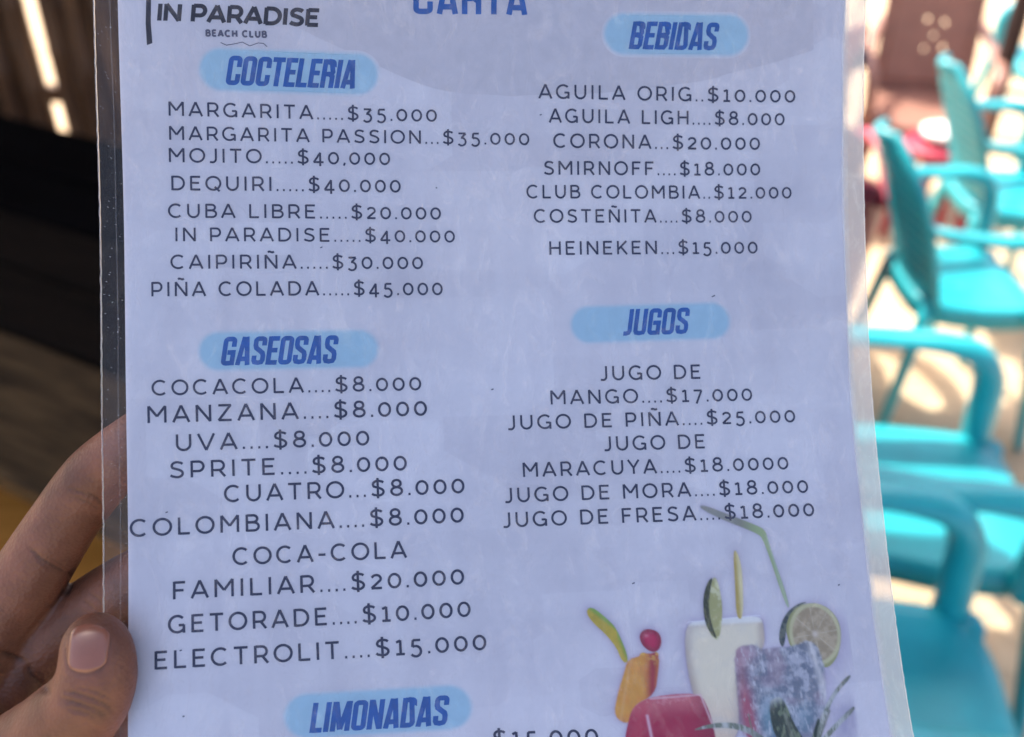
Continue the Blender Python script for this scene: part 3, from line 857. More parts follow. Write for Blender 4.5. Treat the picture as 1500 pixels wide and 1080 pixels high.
# ---- the printed picture of drinks: one soft-edged printed sheet, its colours worked out shape by shape
import numpy as np
def paint_drinks():
    st = 0.30
    us_, vs_ = np.arange(121, 205, st), np.arange(183.5, 264, st)
    U, V = np.meshgrid(us_, vs_)
    rg = np.random.RandomState(3)
    def vnoise(sx, sy, seed, octv=3):
        out = np.zeros_like(U); amp, tot = 1.0, 0.0
        for o in range(octv):
            r_ = np.random.RandomState(seed + 17 * o).rand(260, 260)
            x = (U - 100) / sx * 2 ** o; y = (V - 180) / sy * 2 ** o
            xi, yi = np.floor(x).astype(int), np.floor(y).astype(int); fx, fy = x - xi, y - yi
            fx, fy = fx * fx * (3 - 2 * fx), fy * fy * (3 - 2 * fy)
            g = lambda a, b: r_[b % 260, a % 260]
            out += amp * ((g(xi, yi) * (1-fx) + g(xi+1, yi) * fx) * (1-fy) + (g(xi, yi+1) * (1-fx) + g(xi+1, yi+1) * fx) * fy)
            tot += amp; amp *= .55
        return out / tot
    def sdf(poly, it=2):
        p = smooth_poly(poly, it); n = len(p)
        d = np.full_like(U, 1e9); s = np.ones_like(U)
        for i in range(n):
            ax, ay = p[i]; bx, by = p[i-1]
            ex, ey = bx - ax, by - ay; wx, wy = U - ax, V - ay
            t = np.clip((wx * ex + wy * ey) / max(ex * ex + ey * ey, 1e-9), 0, 1)
            d = np.minimum(d, (wx - ex * t) ** 2 + (wy - ey * t) ** 2)
            c1, c2, c3 = V >= ay, V < by, ex * wy > ey * wx
            s = np.where((c1 & c2 & c3) | (~c1 & ~c2 & ~c3), -s, s)
        return s * np.sqrt(d)
    def seg(a, b):
        ex, ey = b[0] - a[0], b[1] - a[1]; wx, wy = U - a[0], V - a[1]
        t = np.clip((wx * ex + wy * ey) / (ex * ex + ey * ey), 0, 1)
        return np.sqrt((wx - ex * t) ** 2 + (wy - ey * t) ** 2), t
    C_ = np.zeros(U.shape + (3,)); A = np.zeros_like(U)
    def over(col, al):
        nonlocal C_, A
        col = np.broadcast_to(np.asarray(col, float), C_.shape); al = np.clip(al, 0, 1)
        na = al + A * (1 - al)
        C_ = np.where(na[..., None] > 1e-6, (col * al[..., None] + C_ * (A * (1 - al))[..., None]) / np.maximum(na, 1e-6)[..., None], C_); A = na
    def mixc(a, b, t): t = np.clip(t, 0, 1)[..., None]; return np.asarray(a) * (1 - t) + np.asarray(b) * t
    def sm(x, a, b): t = np.clip((x - a) / (b - a), 0, 1); return t * t * (3 - 2 * t)
    def inside(d, soft=.22): return sm(-d, -soft, soft)
    n1, n2, n3 = vnoise(6, 6, 1), vnoise(1.6, 1.6, 2), vnoise(.8, 2.4, 3)
    D = {k: sdf(v) for k, v in ART.items() if k not in ('blob', 'bar', 'wave', 'halo') and not k.startswith('ghost')}
    # printed purple glow round everything
    solid_ = np.minimum.reduce([D[k] for k in ('cream', 'lime', 'ice', 'red', 'orange', 'cherry', 'straw_orange')])
    wide = 1.1 + 2.6 * sm(U, 182, 199) * sm(V, 216, 232)
    over((.40, .31, .50), .50 * np.exp(-np.maximum(solid_, 0) / wide) * (solid_ < 9) * (U < 201.5))
    thin_ = np.minimum.reduce([D[k] for k in ('straw_green', 'straw_yellow', 'wedge', 'wedge_rind')])
    over((.45, .37, .50), .42 * np.exp(-np.maximum(thin_, 0) / .7))
    over((.30, .26, .42), .5 * sm(U, 190, 197) * sm(V, 243, 252) * (1 - sm(U, 199, 201)) * n1 * 1.5)
    # yellow straw of the orange drink
    d = D['straw_orange']; e1, _ = seg((125.3, 215.4), (132.3, 221.6)); e2, _ = seg((132.3, 221.6), (135.4, 232))
    side = np.where(U < 133, (U - 125.3) * .66 - (V - 215.4) * .75, (U - 132.6) * .95 - (V - 221.6) * .28)
    over(mixc((.62, .47, .05), (.30, .46, .07), sm(side, -.7, .7)) * (0.85 + .3 * n2[..., None]), inside(d))
    # orange drink with fruit and red syrup
    d = D['orange']; d2 = d - .5 * (n2 - .5) * sm(-V, -233, -229.5) * 3
    col = mixc((.74, .30, .06), (.80, .42, .07), sm(n1, .3, .7)); col = mixc(col, (.60, .20, .06), sm(U - .12 * (V - 230), 141, 145.5) * .6)
    sy, _ = seg((143.2, 228), (141.6, 243)); col = mixc(col, (.46, .035, .06), np.exp(-(sy / 1.5) ** 2) * .95)
    col = mixc(col, (.86, .56, .12), sm(n2, .5, .75) * sm(-V, -234, -230) * .9)
    col = mixc(col, (.88, .60, .25), np.exp(-((U - 134.2 - .25 * (240 - V)) / .5) ** 2) * .35)
    over(col * (0.9 + .2 * n3[..., None]), inside(d2, .3))
    # cherry
    d = D['cherry']; col = mixc((.34, .006, .05), (.62, .02, .11), sm(-d, 0, 2.2)); hl = np.exp(-(((U - 141.6) / .6) ** 2 + ((V - 224.3) / .5) ** 2))
    over(mixc(col, (.80, .30, .38), hl * .7), inside(d))
    # cream drink
    d = D['cream']; x = (U - 153) / 22.5
    col = mixc((.60, .50, .40), (.88, .80, .62), sm(-d, 0, 3.2)); col = mixc(col, (.80, .62, .48), sm(V, 238, 256) * .7); col = mixc(col, (.70, .68, .62), sm(n1, .4, .75) * .35)
    col = mixc(col, (.93, .93, .88), sm(-V, -222.6, -221.2) * .8)
    over(col, inside(d)); over((.93, .93, .95), np.exp(-((V - 220.9 + .05 * (U - 153)) / .28) ** 2) * (D['cream'] < .8) * .6)
    over((.42, .36, .44), np.exp(-(d / .28) ** 2) * .45 * (V > 221))
    # straws and lime wedge
    d = D['straw_yellow']; over(mixc((.55, .42, .10), (.78, .70, .38), sm(U - 169.8 + .02 * (V - 210), -.5, .8)), inside(d))
    d = D['wedge']; over(mixc((.50, .48, .20), (.74, .72, .44), sm(n2, .35, .7)), inside(d))
    d = D['wedge_rind']; over(mixc((.05, .06, .025), (.20, .20, .08), sm(n3, .4, .8)), inside(d))
    d = D['straw_green']; col = mixc((.25, .26, .16), (.42, .52, .24), sm(U, 171, 178)); col = mixc(col, (.50, .62, .42), np.exp(-((U - 180.6 - .19 * (V - 200)) / .35) ** 2) * (V > 196) * .7)
    over(col, inside(d) * mixc(np.array([.72] * 3), np.array([.95] * 3), sm(U, 168, 178))[..., 0])
    # lime slice
    d = D['lime_rind']; over(mixc((.05, .075, .08), (.17, .19, .15), sm(n2, .4, .7)), inside(d))
    lx, ly = 191.2, 226.4; rx = (U - lx) / 8.0; ry = (V - ly) / 9.8; rr_ = np.sqrt(rx ** 2 + ry ** 2); an = np.arctan2(ry, rx)
    d = D['lime']; col = mixc((.46, .36, .22), (.60, .49, .32), sm(n2, .3, .7)); col = mixc(col, (.70, .62, .44), np.exp(-((np.abs(np.sin(an * 4 + .4)) * rr_) / .07) ** 2) * sm(rr_, .1, .3) * .55)
    col = mixc(col, (.66, .62, .36), sm(rr_, .80, .88)); col = mixc(col, (.40, .40, .16), sm(rr_, .93, 1.02)); col = mixc(col, (.78, .68, .56), np.exp(-(rr_ / .10) ** 2))
    over(col, inside(d))
    # iced drink
    d = D['ice'] - .7 * (n2 - .5)
    col = mixc((.20, .23, .29), (.56, .56, .60), sm(n2 * .6 + n3 * .4, .32, .66)); col = mixc(col, (.40, .28, .34), sm(n1, .45, .7) * .55)
    col = mixc(col, (.50, .11, .17), np.exp(-((U - 167.6 - .05 * (V - 230)) / 2.1) ** 2) * (.45 + .75 * sm(V, 236, 250)))
    col = mixc(col, (.58, .36, .42), np.exp(-(((U - 170) / 3.0) ** 2 + ((V - 231) / 3.0) ** 2)) * .8)
    col = mixc(col, (.16, .38, .46), np.exp(-(((U - 175.5) / 3.4) ** 2 + ((V - 251) / 6) ** 2)) * .75); col = mixc(col, (.18, .36, .44), np.exp(-(((U - 185) / 3) ** 2 + ((V - 252) / 6) ** 2)) * .5)
    col = mixc(col, (.80, .76, .72), np.exp(-((U - 189.3 - .17 * (V - 229)) / 1.1) ** 2) * .75 * (.5 + n3))
    col = mixc(col, (.72, .72, .74), sm(n3, .62, .8) * .6)
    over(col, inside(d, .5) * .96)
    # red glass
    d = D['red']; col = mixc((.66, .17, .20), (.50, .012, .075), sm(V, 243.5, 250)); col = mixc(col, (.30, .008, .05), sm(U, 151, 158) * .6); col = mixc(col, (.72, .10, .14), np.exp(-((U - 137 + .3 * (V - 250)) / 2) ** 2) * .4)
    col = mixc(col, (.80, .34, .36), sm(n2, .55, .8) * sm(-V, -247.5, -244) * .6)
    hs, _ = seg((139.6, 248.0), (140.2, 254.5)); col = mixc(col, (.90, .62, .68), np.exp(-(hs / .42) ** 2) * .95)
    over(col, inside(d)); r1, _ = seg((141, 243.0), (155, 242.6)); over((.86, .62, .66), np.exp(-(r1 / .3) ** 2) * .7); r2, _ = seg((155.4, 242.6), (158.2, 253)); over((.82, .60, .62), np.exp(-(r2 / .3) ** 2) * .8)
    # pineapple leaves
    for k, a, b in (('leaf1', (178, 244), (182, 262)), ('leaf5', (189, 251), (186.5, 261))):
        s_, t_ = seg(a, b); over(mixc(mixc((.025, .05, .03), (.22, .27, .15), sm(n3, .45, .75)), (.70, .70, .66), np.exp(-(t_ / .12) ** 2) * (.9 if k == 'leaf1' else .3)), inside(D[k], .3))
    for k, a, b in (('leaf2', (200.3, 239.8), (187.6, 258.5)), ('leaf3', (200.1, 249.5), (189, 259.5)), ('leaf4', (152, 253), (172.5, 258))):
        s_, t_ = seg(a, b); over(mixc(mixc((.24, .27, .20), (.62, .63, .58), sm(n3, .3, .7)), (.12, .14, .10), np.exp(-((t_ - (0 if k != 'leaf4' else 1)) / .25) ** 2) * .75), inside(D[k], .25))
    for a, b, w_ in (((168.6, 249.4), (169.2, 257), .25), ((160, 258), (173, 261.5), .6), ((186.5, 262), (192.5, 250), .35), ((181.5, 262), (179.2, 250), .5)):
        s_, t_ = seg(a, b); over(mixc((.10, .12, .07), (.36, .38, .28), n3), np.exp(-(s_ / w_) ** 2) * .85)
    # keep only what is printed
    keep = A > .012
    ny, nx = U.shape
    vk = np.zeros((ny, nx), bool)
    ck = keep[:-1, :-1] | keep[1:, :-1] | keep[:-1, 1:] | keep[1:, 1:]
    vk[:-1, :-1] |= ck; vk[1:, :-1] |= ck; vk[:-1, 1:] |= ck; vk[1:, 1:] |= ck
    idm = -np.ones((ny, nx), int); idm[vk] = np.arange(vk.sum())
    P = [sheet(u, v, 0.03) for u, v in zip(U[vk], V[vk])]
    js, is_ = np.nonzero(ck)
    F = [(idm[j, i], idm[j+1, i], idm[j+1, i+1], idm[j, i+1]) for j, i in zip(js, is_)]
    m = M['paper'].copy(); m.name = 'drinks_print'
    t = m.node_tree; p = t.nodes['Principled BSDF']
    src = p.inputs['Base Color'].links[0].from_socket
    at_ = t.nodes.new('ShaderNodeVertexColor'); at_.layer_name = 'print'
    mx = t.nodes.new('ShaderNodeMix'); mx.data_type = 'RGBA'
    t.links.new(at_.outputs['Alpha'], mx.inputs[0]); t.links.new(src, mx.inputs[6]); t.links.new(at_.outputs['Color'], mx.inputs[7])
    t.links.new(mx.outputs[2], p.inputs['Base Color'])
    UV = list(zip(U[vk].tolist(), V[vk].tolist()))
    o = mesh_obj('drinks_picture', P, F, m, paper, True, UV)
    ca = o.data.color_attributes.new('print', 'FLOAT_COLOR', 'POINT')
    ca.data.foreach_set('color', np.concatenate([C_[vk], A[vk][:, None]], 1).astype(np.float32).ravel())
paint_drinks()

def soft_band(poly, width, h, rgb):
    """feathered edge of a highlight, printed fading into the paper"""
    dense = []
    for i in range(len(poly)):
        a, b = poly[i], poly[(i + 1) % len(poly)]; k_ = max(1, int(math.dist(a, b) / 2.0))
        dense += [(a[0] + (b[0] - a[0]) * q / k_, a[1] + (b[1] - a[1]) * q / k_) for q in range(k_)]
    poly = dense
    n = len(poly); ar = sum(poly[i][0]*poly[(i+1) % n][1] - poly[(i+1) % n][0]*poly[i][1] for i in range(n))
    V, Fc, co, UV = [], [], [], []
    for k in range(5):
        for i in range(n):
            a, b = Vector(poly[i-1]), Vector(poly[(i+1) % n]); d = (b - a).normalized()
            nn = (Vector((d.y, -d.x)) * (1 if ar > 0 else -1)); q = Vector(poly[i]) + nn * (width * k / 4 - .55)
            V.append(sheet(q.x, q.y, h)); UV.append((q.x, q.y)); co += [*rgb, (1.0, .80, .45, .16, 0.0)[k]]
    for k in range(4):
        for i in range(n): j = (i + 1) % n; Fc.append((k*n+i, k*n+j, (k+1)*n+j, (k+1)*n+i))
    o = mesh_obj('highlight_edge', V, Fc, bpy.data.materials['drinks_print'], paper, True, UV)
    ca = o.data.color_attributes.new('print', 'FLOAT_COLOR', 'POINT'); ca.data.foreach_set('color', co)
for P in PILLS: soft_band(P, 1.7, 0.030, (.46, .66, .75))

# ---- plastic film, both faces and the welded rim
def film_material(name, milk, rough, specks, scuff_sheen=0.16, ior=1.5):
    m = bpy.data.materials.new(name); m.use_nodes = True
    t = m.node_tree; t.nodes.remove(t.nodes['Principled BSDF'])
    out = t.nodes['Material Output']
    uv = t.nodes.new('ShaderNodeUVMap')
    mp = t.nodes.new('ShaderNodeMapping'); mp.inputs['Scale'].default_value = (0.05, 0.035, 1)
    t.links.new(uv.outputs[0], mp.inputs[0])
    n = t.nodes.new('ShaderNodeTexNoise'); n.inputs['Scale'].default_value = 2.0; n.inputs['Detail'].default_value = 6
    n.inputs['Distortion'].default_value = 1.2
    t.links.new(mp.outputs[0], n.inputs['Vector'])
    b = t.nodes.new('ShaderNodeBump'); b.inputs['Distance'].default_value = 0.0011; b.inputs['Strength'].default_value = 0.7
    t.links.new(n.outputs['Fac'], b.inputs['Height'])
    tr = t.nodes.new('ShaderNodeBsdfTransparent'); tr.inputs[0].default_value = (.97, .975, .98, 1)
    gl = t.nodes.new('ShaderNodeBsdfGlossy'); gl.inputs['Roughness'].default_value = rough
    t.links.new(b.outputs[0], gl.inputs['Normal'])
    fr = t.nodes.new('ShaderNodeFresnel'); fr.inputs['IOR'].default_value = ior
    mx = t.nodes.new('ShaderNodeMixShader')
    t.links.new(fr.outputs[0], mx.inputs[0]); t.links.new(tr.outputs[0], mx.inputs[1]); t.links.new(gl.outputs[0], mx.inputs[2])
    df = t.nodes.new('ShaderNodeBsdfDiffuse'); df.inputs[0].default_value = (.8, .8, .8, 1)
    tl = t.nodes.new('ShaderNodeBsdfTranslucent'); tl.inputs[0].default_value = (.76, .88, .93, 1)
    dm = t.nodes.new('ShaderNodeMixShader'); dm.inputs[0].default_value = 0.6
    t.links.new(df.outputs[0], dm.inputs[1]); t.links.new(tl.outputs[0], dm.inputs[2])
    m2 = t.nodes.new('ShaderNodeMixShader'); m2.inputs[0].default_value = milk
    # dust specks, and whitish scuff streaks that paint in crinkle sheen
    vo = t.nodes.new('ShaderNodeTexVoronoi'); vo.inputs['Scale'].default_value = 0.9
    t.links.new(uv.outputs[0], vo.inputs['Vector'])
    lt = t.nodes.new('ShaderNodeMath'); lt.operation = 'LESS_THAN'; lt.inputs[1].default_value = specks
    t.links.new(vo.outputs['Distance'], lt.inputs[0])
    mp2 = t.nodes.new('ShaderNodeMapping'); mp2.inputs['Scale'].default_value = (0.11, 0.05, 1); mp2.inputs['Rotation'].default_value = (0, 0, 0.35)
    t.links.new(uv.outputs[0], mp2.inputs[0])
    n4 = t.nodes.new('ShaderNodeTexNoise'); n4.inputs['Scale'].default_value = 1.3; n4.inputs['Detail'].default_value = 9; n4.inputs['Roughness'].default_value = 0.7; n4.inputs['Distortion'].default_value = 2.2
    t.links.new(mp2.outputs[0], n4.inputs['Vector'])
    sc = t.nodes.new('ShaderNodeMapRange'); sc.inputs['From Min'].default_value = 0.5; sc.inputs['From Max'].default_value = 0.8
    sc.inputs['To Min'].default_value = milk; sc.inputs['To Max'].default_value = milk + scuff_sheen
    t.links.new(n4.outputs['Fac'], sc.inputs[0])
    ad = t.nodes.new('ShaderNodeMath'); ad.operation = 'MULTIPLY_ADD'; ad.inputs[1].default_value = 0.7
    t.links.new(sc.outputs[0], ad.inputs[2])
    t.links.new(lt.outputs[0], ad.inputs[0]); t.links.new(ad.outputs[0], m2.inputs[0])
    t.links.new(mx.outputs[0], m2.inputs[1]); t.links.new(dm.outputs[0], m2.inputs[2])
    t.links.new(m2.outputs[0], out.inputs['Surface'])
    return m
M['film'] = film_material('laminate_film', 0.012, 0.22, 0.0, 0.20)
M['film_margin'] = film_material('laminate_margin', 0.006, 0.3, 0.06, 0.02, 1.28)
M['film_rim'] = film_material('laminate_rim', 0.13, 0.3, 0.12)
M['film_rim_bright'] = film_material('laminate_bright_rim', 0.5, 0.3, 0.0)  # right rim copy, whitened so that it looks lit
M['film_line'] = film_material('laminate_line', 0.06, 0.3, 0.1)
M['film_lit'] = film_material('laminate_lit', 0.38, 0.3, 0.05)  # right-hand film copy, milkier to paint in light passing through

def film_grid(name, us, m, hs):
    vs = lin(-6, 303, 103)
    V, Fc, UV = [], [], []
    for h in hs:
        b = len(V)
        for v in vs:
            for u in us: V.append(sheet(u, v, h)); UV.append((u, v))
        n = len(us)
        for j in range(len(vs) - 1):
            for i in range(n - 1):
                q = (b+j*n+i, b+(j+1)*n+i, b+(j+1)*n+i+1, b+j*n+i+1)
                Fc.append(q if h > 0 else tuple(reversed(q)))
    return mesh_obj(name, V, Fc, m, menu, True, UV)
film_grid('laminate_film', lin(0.25, 209.75, 60), M['film'], (0.30,))
film_grid('laminate_margin', lin(-6.3, 0.25, 4), M['film_margin'], (0.26, -0.26))
film_grid('laminate_margin', lin(209.75, 216.0, 4), M['film_lit'], (0.26, -0.26))
def rim(u, name, mk='film_rim'):
    V, Fc, UV = [], [], []
    vs = lin(-6, 303, 150); sec = [(-.15, -.2), (-.17, .1), (-.07, .33), (.08, .33), (.17, .1), (.15, -.2)]
    for v in vs:
        jit = 0.05 * math.sin(v * 1.7) + 0.04 * math.sin(v * 4.1)
        for du, dh in sec: V.append(sheet(u + du * 0.85 + jit, v, dh)); UV.append((u + du, v))
    n = len(sec)
    for j in range(len(vs) - 1):
        for i in range(n): Fc.append((j*n+i, j*n+(i+1) % n, (j+1)*n+(i+1) % n, (j+1)*n+i))
    return mesh_obj(name, V, Fc, M[mk], menu, True, UV)
rim(-6.4, 'film_rim'); rim(216.2, 'film_rim', 'film_rim_bright')
def crease(u, w, name, mk):
    vs = lin(-6, 303, 120); V, Fc, UV = [], [], []
    for v in vs:
        j = 0.08 * math.sin(v * .11)
        for du, dh in ((-w, .30), (0, .36), (w, .30)): V.append(sheet(u + du + j, v, dh)); UV.append((u + du, v))
    for j in range(len(vs) - 1):
        for i in range(2): Fc.append((j*3+i, (j+1)*3+i, (j+1)*3+i+1, j*3+i+1))
    return mesh_obj(name, V, Fc, M[mk], menu, True, UV)
crease(-1.9, 0.13, 'seal_line', 'film_line'); crease(210.3, 0.9, 'seal_line', 'film_lit')  # right line uses the milkier film that paints in light passing through

# ------------------------------------------------------------------ the hand
def eye_pt(px, py, d):
    """a point d metres deep from the viewpoint, in photo pixels: used to lay out the finger joints"""
    return EYE + VIEW @ Vector(((px - 750) / 1440 * d, (540 - py) / 1440 * d, -d))

CH = {  # joints: x, y, depth, radius in millimetres
 'index': [(-150, 1150, .300, 19.0), (-60, 1000, .296, 14.0), (0, 905, .2945, 11.6), (42, 845, .2935, 11.0), (95, 762, .2915, 10.0), (140, 702, .2890, 9.9), (180, 664, .2865, 9.1), (214, 632, .2850, 7.5), (228, 618, .2846, 5.6)],
 'middle': [(-130, 1190, .306, 19.0), (-20, 1040, .304, 14.5), (50, 965, .303, 12.0), (110, 915, .302, 11.2), (175, 868, .2995, 10.3), (225, 840, .296, 9.8), (275, 815, .293, 8.4), (290, 806, .2925, 6.5)],
 'ring': [(-110, 1230, .310, 18.5), (0, 1110, .311, 14.0), (80, 1030, .309, 11.5), (160, 985, .305, 10.6), (235, 960, .299, 9.6), (285, 950, .2955, 8.0)],
 'little': [(-60, 1290, .312, 17.0), (40, 1190, .313, 12.0), (120, 1120, .309, 10.0), (200, 1080, .302, 9.0), (260, 1065, .296, 7.0)],
 'thumb': [(-190, 1330, .300, 24.0), (-80, 1225, .285, 20.0), (10, 1140, .2715, 15.5), (78, 1078, .2625, 12.4), (122, 1035, .2565, 11.0), (140, 1000, .2545, 10.2), (143, 968, .2545, 9.6), (141, 950, .2548, 8.9), (139, 938, .2555, 7.2)],
 'palm': [(-220, 1330, .312, 26.0), (-170, 1260, .312, 24.0), (-120, 1240, .318, 20.0)],
 'wrist': [(-220, 1330, .312, 26.0), (-330, 1480, .316, 25.0), (-480, 1660, .33, 28.0)],
}
def chain_mesh(bm, pts, seg=20):
    P, Q = [], []
    for x, y, d, r in pts: P.append(eye_pt(x, y, d)); Q.append(r / 1000)
    P2, Q2 = [], []
    n = len(P)
    for i in range(n - 1):
        p0, p1, p2, p3 = P[max(i-1, 0)], P[i], P[i+1], P[min(i+2, n-1)]
        for k in range(8):
            t = k / 8
            P2.append(0.5 * ((2*p1) + (p2-p0)*t + (2*p0-5*p1+4*p2-p3)*t*t + (3*p1-p0-3*p2+p3)*t**3)); Q2.append(Q[i]*(1-t) + Q[i+1]*t)
    P2.append(P[-1]); Q2.append(Q[-1])
    for p, q in zip(P2[::2] + [P2[-1]], Q2[::2] + [Q2[-1]]):
        bmesh.ops.create_icosphere(bm, subdivisions=3, radius=q, matrix=Matrix.Translation(p))
    m_ = MB().sweep(P2, Q2, up=VIEW @ Vector((0.3, .2, 1)), seg=seg, smooth=1)
    vs = [bm.verts.new(v) for v in m_.v]
    for f in m_.f:
        try: bm.faces.new([vs[i] for i in f])
        except ValueError: pass

def skin_material():
    m = bpy.data.materials.new('brown_skin'); m.use_nodes = True
    t = m.node_tree; p = t.nodes['Principled BSDF']
    p.inputs['Roughness'].default_value = 0.52; p.inputs['Specular IOR Level'].default_value = 0.4
    p.inputs['Subsurface Weight'].default_value = 0.12
    p.inputs['Subsurface Radius'].default_value = (1.0, 0.35, 0.2); p.inputs['Subsurface Scale'].default_value = 0.003
    tc = t.nodes.new('ShaderNodeTexCoord')
    n = t.nodes.new('ShaderNodeTexNoise'); n.inputs['Scale'].default_value = 70; n.inputs['Detail'].default_value = 6
    t.links.new(tc.outputs['Object'], n.inputs['Vector'])
    r = t.nodes.new('ShaderNodeValToRGB')
    r.color_ramp.elements[0].position = .3; r.color_ramp.elements[0].color = (0.066, 0.024, 0.013, 1)
    r.color_ramp.elements[1].position = .7; r.color_ramp.elements[1].color = (0.155, 0.063, 0.036, 1)
    t.links.new(n.outputs['Fac'], r.inputs[0])
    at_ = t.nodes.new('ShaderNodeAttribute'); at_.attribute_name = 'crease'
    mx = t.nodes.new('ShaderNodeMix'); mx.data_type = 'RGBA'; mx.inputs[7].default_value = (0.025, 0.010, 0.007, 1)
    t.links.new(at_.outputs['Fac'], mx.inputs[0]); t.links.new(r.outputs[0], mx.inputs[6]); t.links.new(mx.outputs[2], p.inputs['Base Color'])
    v = t.nodes.new('ShaderNodeTexVoronoi'); v.inputs['Scale'].default_value = 900
    t.links.new(tc.outputs['Object'], v.inputs['Vector'])
    n3 = t.nodes.new('ShaderNodeTexNoise'); n3.inputs['Scale'].default_value = 260; n3.inputs['Detail'].default_value = 6
    t.links.new(tc.outputs['Object'], n3.inputs['Vector'])
    ad = t.nodes.new('ShaderNodeMath'); ad.operation = 'ADD'
    t.links.new(v.outputs['Distance'], ad.inputs[0]); t.links.new(n3.outputs['Fac'], ad.inputs[1])
    b = t.nodes.new('ShaderNodeBump'); b.inputs['Distance'].default_value = 0.00022; b.inputs['Strength'].default_value = 0.7
    t.links.new(ad.outputs[0], b.inputs['Height']); t.links.new(b.outputs[0], p.inputs['Normal'])
    return m
M['skin'] = skin_material()
M['nail'] = mat('fingernail', (0.150, 0.062, 0.042), 0.22, 0.5, var=0.10, vscale=120)

bm = bmesh.new()
for k in CH: chain_mesh(bm, CH[k])
# webs that fill the palm between the finger roots
for a, b in (('index', 'middle'), ('middle', 'ring'), ('ring', 'little'), ('thumb', 'index')):
    for i in (0, 1):
        xa, xb = CH[a][i], CH[b][i]
        chain_mesh(bm, [xa, tuple((xa[k] + xb[k]) / 2 for k in range(4)), xb])
chain_mesh(bm, [CH['thumb'][1], (-70, 1130, .292, 15.0), CH['index'][1]])
me = bpy.data.meshes.new('hand_form'); bm.to_mesh(me); bm.free()
tmp = bpy.data.objects.new('hand_form', me); COL.objects.link(tmp)
rm = tmp.modifiers.new('remesh', 'REMESH'); rm.mode = 'VOXEL'; rm.voxel_size = 0.00062
sm = tmp.modifiers.new('smooth', 'SMOOTH'); sm.factor = 0.5; sm.iterations = 22
bpy.context.view_layer.update()
dg = bpy.context.evaluated_depsgraph_get()
me2 = bpy.data.meshes.new_from_object(tmp.evaluated_get(dg))
bpy.data.objects.remove(tmp)
# skin creases at the joints: pixel pairs on the near side, width and depth in millimetres
bv = BVHTree.FromPolygons([v.co.copy() for v in me2.vertices], [tuple(p.vertices) for p in me2.polygons])
def on_skin(px, py):
    d = (eye_pt(px, py, 1.0) - EYE).normalized()
    return bv.ray_cast(EYE, d)
CREASES = [
 ([(98, 925), (95, 945), (95, 962), (101, 980), (114, 987), (130, 988), (146, 983), (155, 968), (161, 945), (164, 928)], .7, .3, .35),
 ([(100, 838), (108, 846), (100, 866), (92, 872)], 1.0, .8, .85), ([(40, 800), (58, 818), (82, 832), (106, 845)], .7, .42, .75), ([(48, 812), (66, 830), (88, 842)], .5, .25, .5), ([(62, 812), (84, 824), (104, 838)], .45, .2, .4),
 ([(128, 722), (142, 730), (150, 742)], .6, .35, .7), ([(100, 715), (122, 722), (140, 735)], .5, .28, .55), ([(108, 728), (128, 736), (147, 748)], .5, .2, .4),
 ([(0, 955), (20, 962), (38, 972)], .9, .7, .7), ([(38, 972), (44, 990), (60, 1004), (76, 1018)], 1.0, .9, .8), ([(55, 985), (62, 1000), (75, 1012)], .6, .4, .5),
 ([(92, 1012), (118, 1018), (150, 1030), (172, 1046)], .7, .5, .8), ([(86, 1024), (112, 1030), (144, 1042), (166, 1060)], .7, .5, .8), ([(100, 1038), (128, 1046), (150, 1060)], .6, .4, .7), ([(110, 1006), (140, 1014), (168, 1028)], .5, .35, .6), ([(120, 1054), (140, 1066), (156, 1080)], .6, .3, .3),
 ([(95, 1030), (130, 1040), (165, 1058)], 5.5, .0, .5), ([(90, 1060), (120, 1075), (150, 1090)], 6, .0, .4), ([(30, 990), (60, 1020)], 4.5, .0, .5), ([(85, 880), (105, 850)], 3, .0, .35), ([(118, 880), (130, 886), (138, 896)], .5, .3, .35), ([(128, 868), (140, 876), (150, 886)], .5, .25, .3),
]
cl = []
for pts, w_, dp, cv in CREASES:
    line = []
    for i in range(len(pts) - 1):
        for k in range(8):
            t = k / 8
            x = pts[i][0] * (1-t) + pts[i+1][0] * t; y = pts[i][1] * (1-t) + pts[i+1][1] * t
            hit = on_skin(x, y)
            if hit[0]: line.append(hit[0])
    cl.append((line, w_ / 1000, dp / 1000, cv))
nrm = [v.normal.copy() for v in me2.vertices]
from mathutils.kdtree import KDTree
kd = KDTree(len(me2.vertices))
for i, v in enumerate(me2.vertices): kd.insert(v.co, i)
kd.balance()
disp = {}; cre = {}
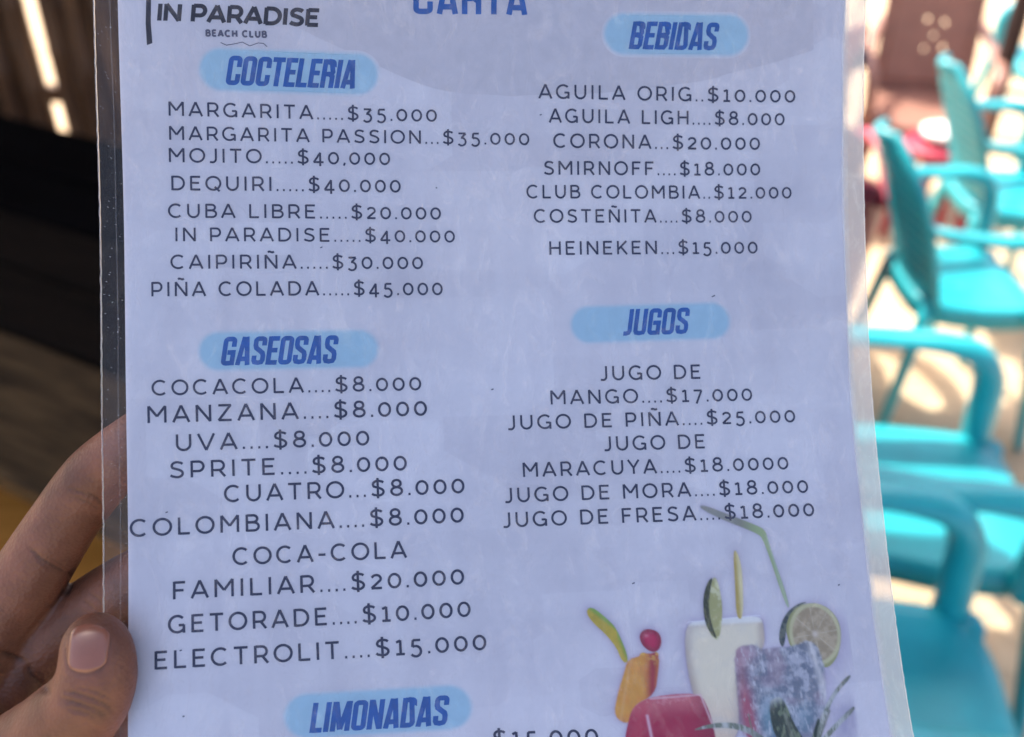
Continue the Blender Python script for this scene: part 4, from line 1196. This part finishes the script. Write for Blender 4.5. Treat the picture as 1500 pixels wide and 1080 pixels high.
for line, w_, dp, cv in cl:
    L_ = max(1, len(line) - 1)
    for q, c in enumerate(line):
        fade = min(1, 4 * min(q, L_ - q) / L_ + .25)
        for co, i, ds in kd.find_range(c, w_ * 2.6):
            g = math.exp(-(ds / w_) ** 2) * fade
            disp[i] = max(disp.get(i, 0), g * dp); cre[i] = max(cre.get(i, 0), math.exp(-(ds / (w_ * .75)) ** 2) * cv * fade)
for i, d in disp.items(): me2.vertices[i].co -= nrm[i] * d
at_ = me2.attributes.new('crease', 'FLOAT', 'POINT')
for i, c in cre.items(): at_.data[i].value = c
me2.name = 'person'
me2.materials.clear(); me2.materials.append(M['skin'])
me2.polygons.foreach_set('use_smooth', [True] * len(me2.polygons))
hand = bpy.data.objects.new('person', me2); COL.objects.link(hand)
# origin at the wrist
org = eye_pt(-220, 1330, .312)
me2.transform(Matrix.Translation(-org)); hand.location = org
tag(hand, 'brown-skinned hand gripping the left margin of the menu, thumb in front', 'person')

# thumbnail: a curved plate lying on the thumb
bv2 = bv
nv, nf = [], []
NU, NV = 20, 22
for j in range(NV + 1):
    tv = j / NV
    for i in range(NU + 1):
        tu = i / NU
        x0 = 103 + (96 - 103) * tv; x1 = 164 + (156 - 164) * tv
        arch = 4 * (tu - .5) ** 2
        nar = 1 - .42 * max(0, (.22 - tv) / .22) ** 2.2 - .34 * max(0, (tv - .78) / .22) ** 2.2
        tu_ = .5 + (tu - .5) * nar
        x = x0 + (x1 - x0) * tu_; y = 916 + 4 * tu + tv * (66 - 7 * tu) - (6 * (1 - arch) if tv < .5 else -5 * (1 - arch)) * abs(1 - 2 * tv)
        hit = bv2.ray_cast(EYE, (eye_pt(x, y, 1) - EYE).normalized())
        if hit[0] is None:
            c = nv[-1] + org if nv else eye_pt(x, y, .25); nn = VIEW @ Vector((0, 0, 1))
        else: c, nn = hit[0], hit[1]
        e = min(tu, 1 - tu, tv * 1.4, (1 - tv) * 1.2)
        lift = 0.00022 * min(1, e / .12) + 0.00008 - (0.0003 if e == 0 else 0)
        nv.append(c + nn * lift - org)
for j in range(NV):
    for i in range(NU): nf.append((j*(NU+1)+i, (j+1)*(NU+1)+i, (j+1)*(NU+1)+i+1, j*(NU+1)+i+1))
mesh_obj('thumbnail', nv, nf, M['nail'], hand)
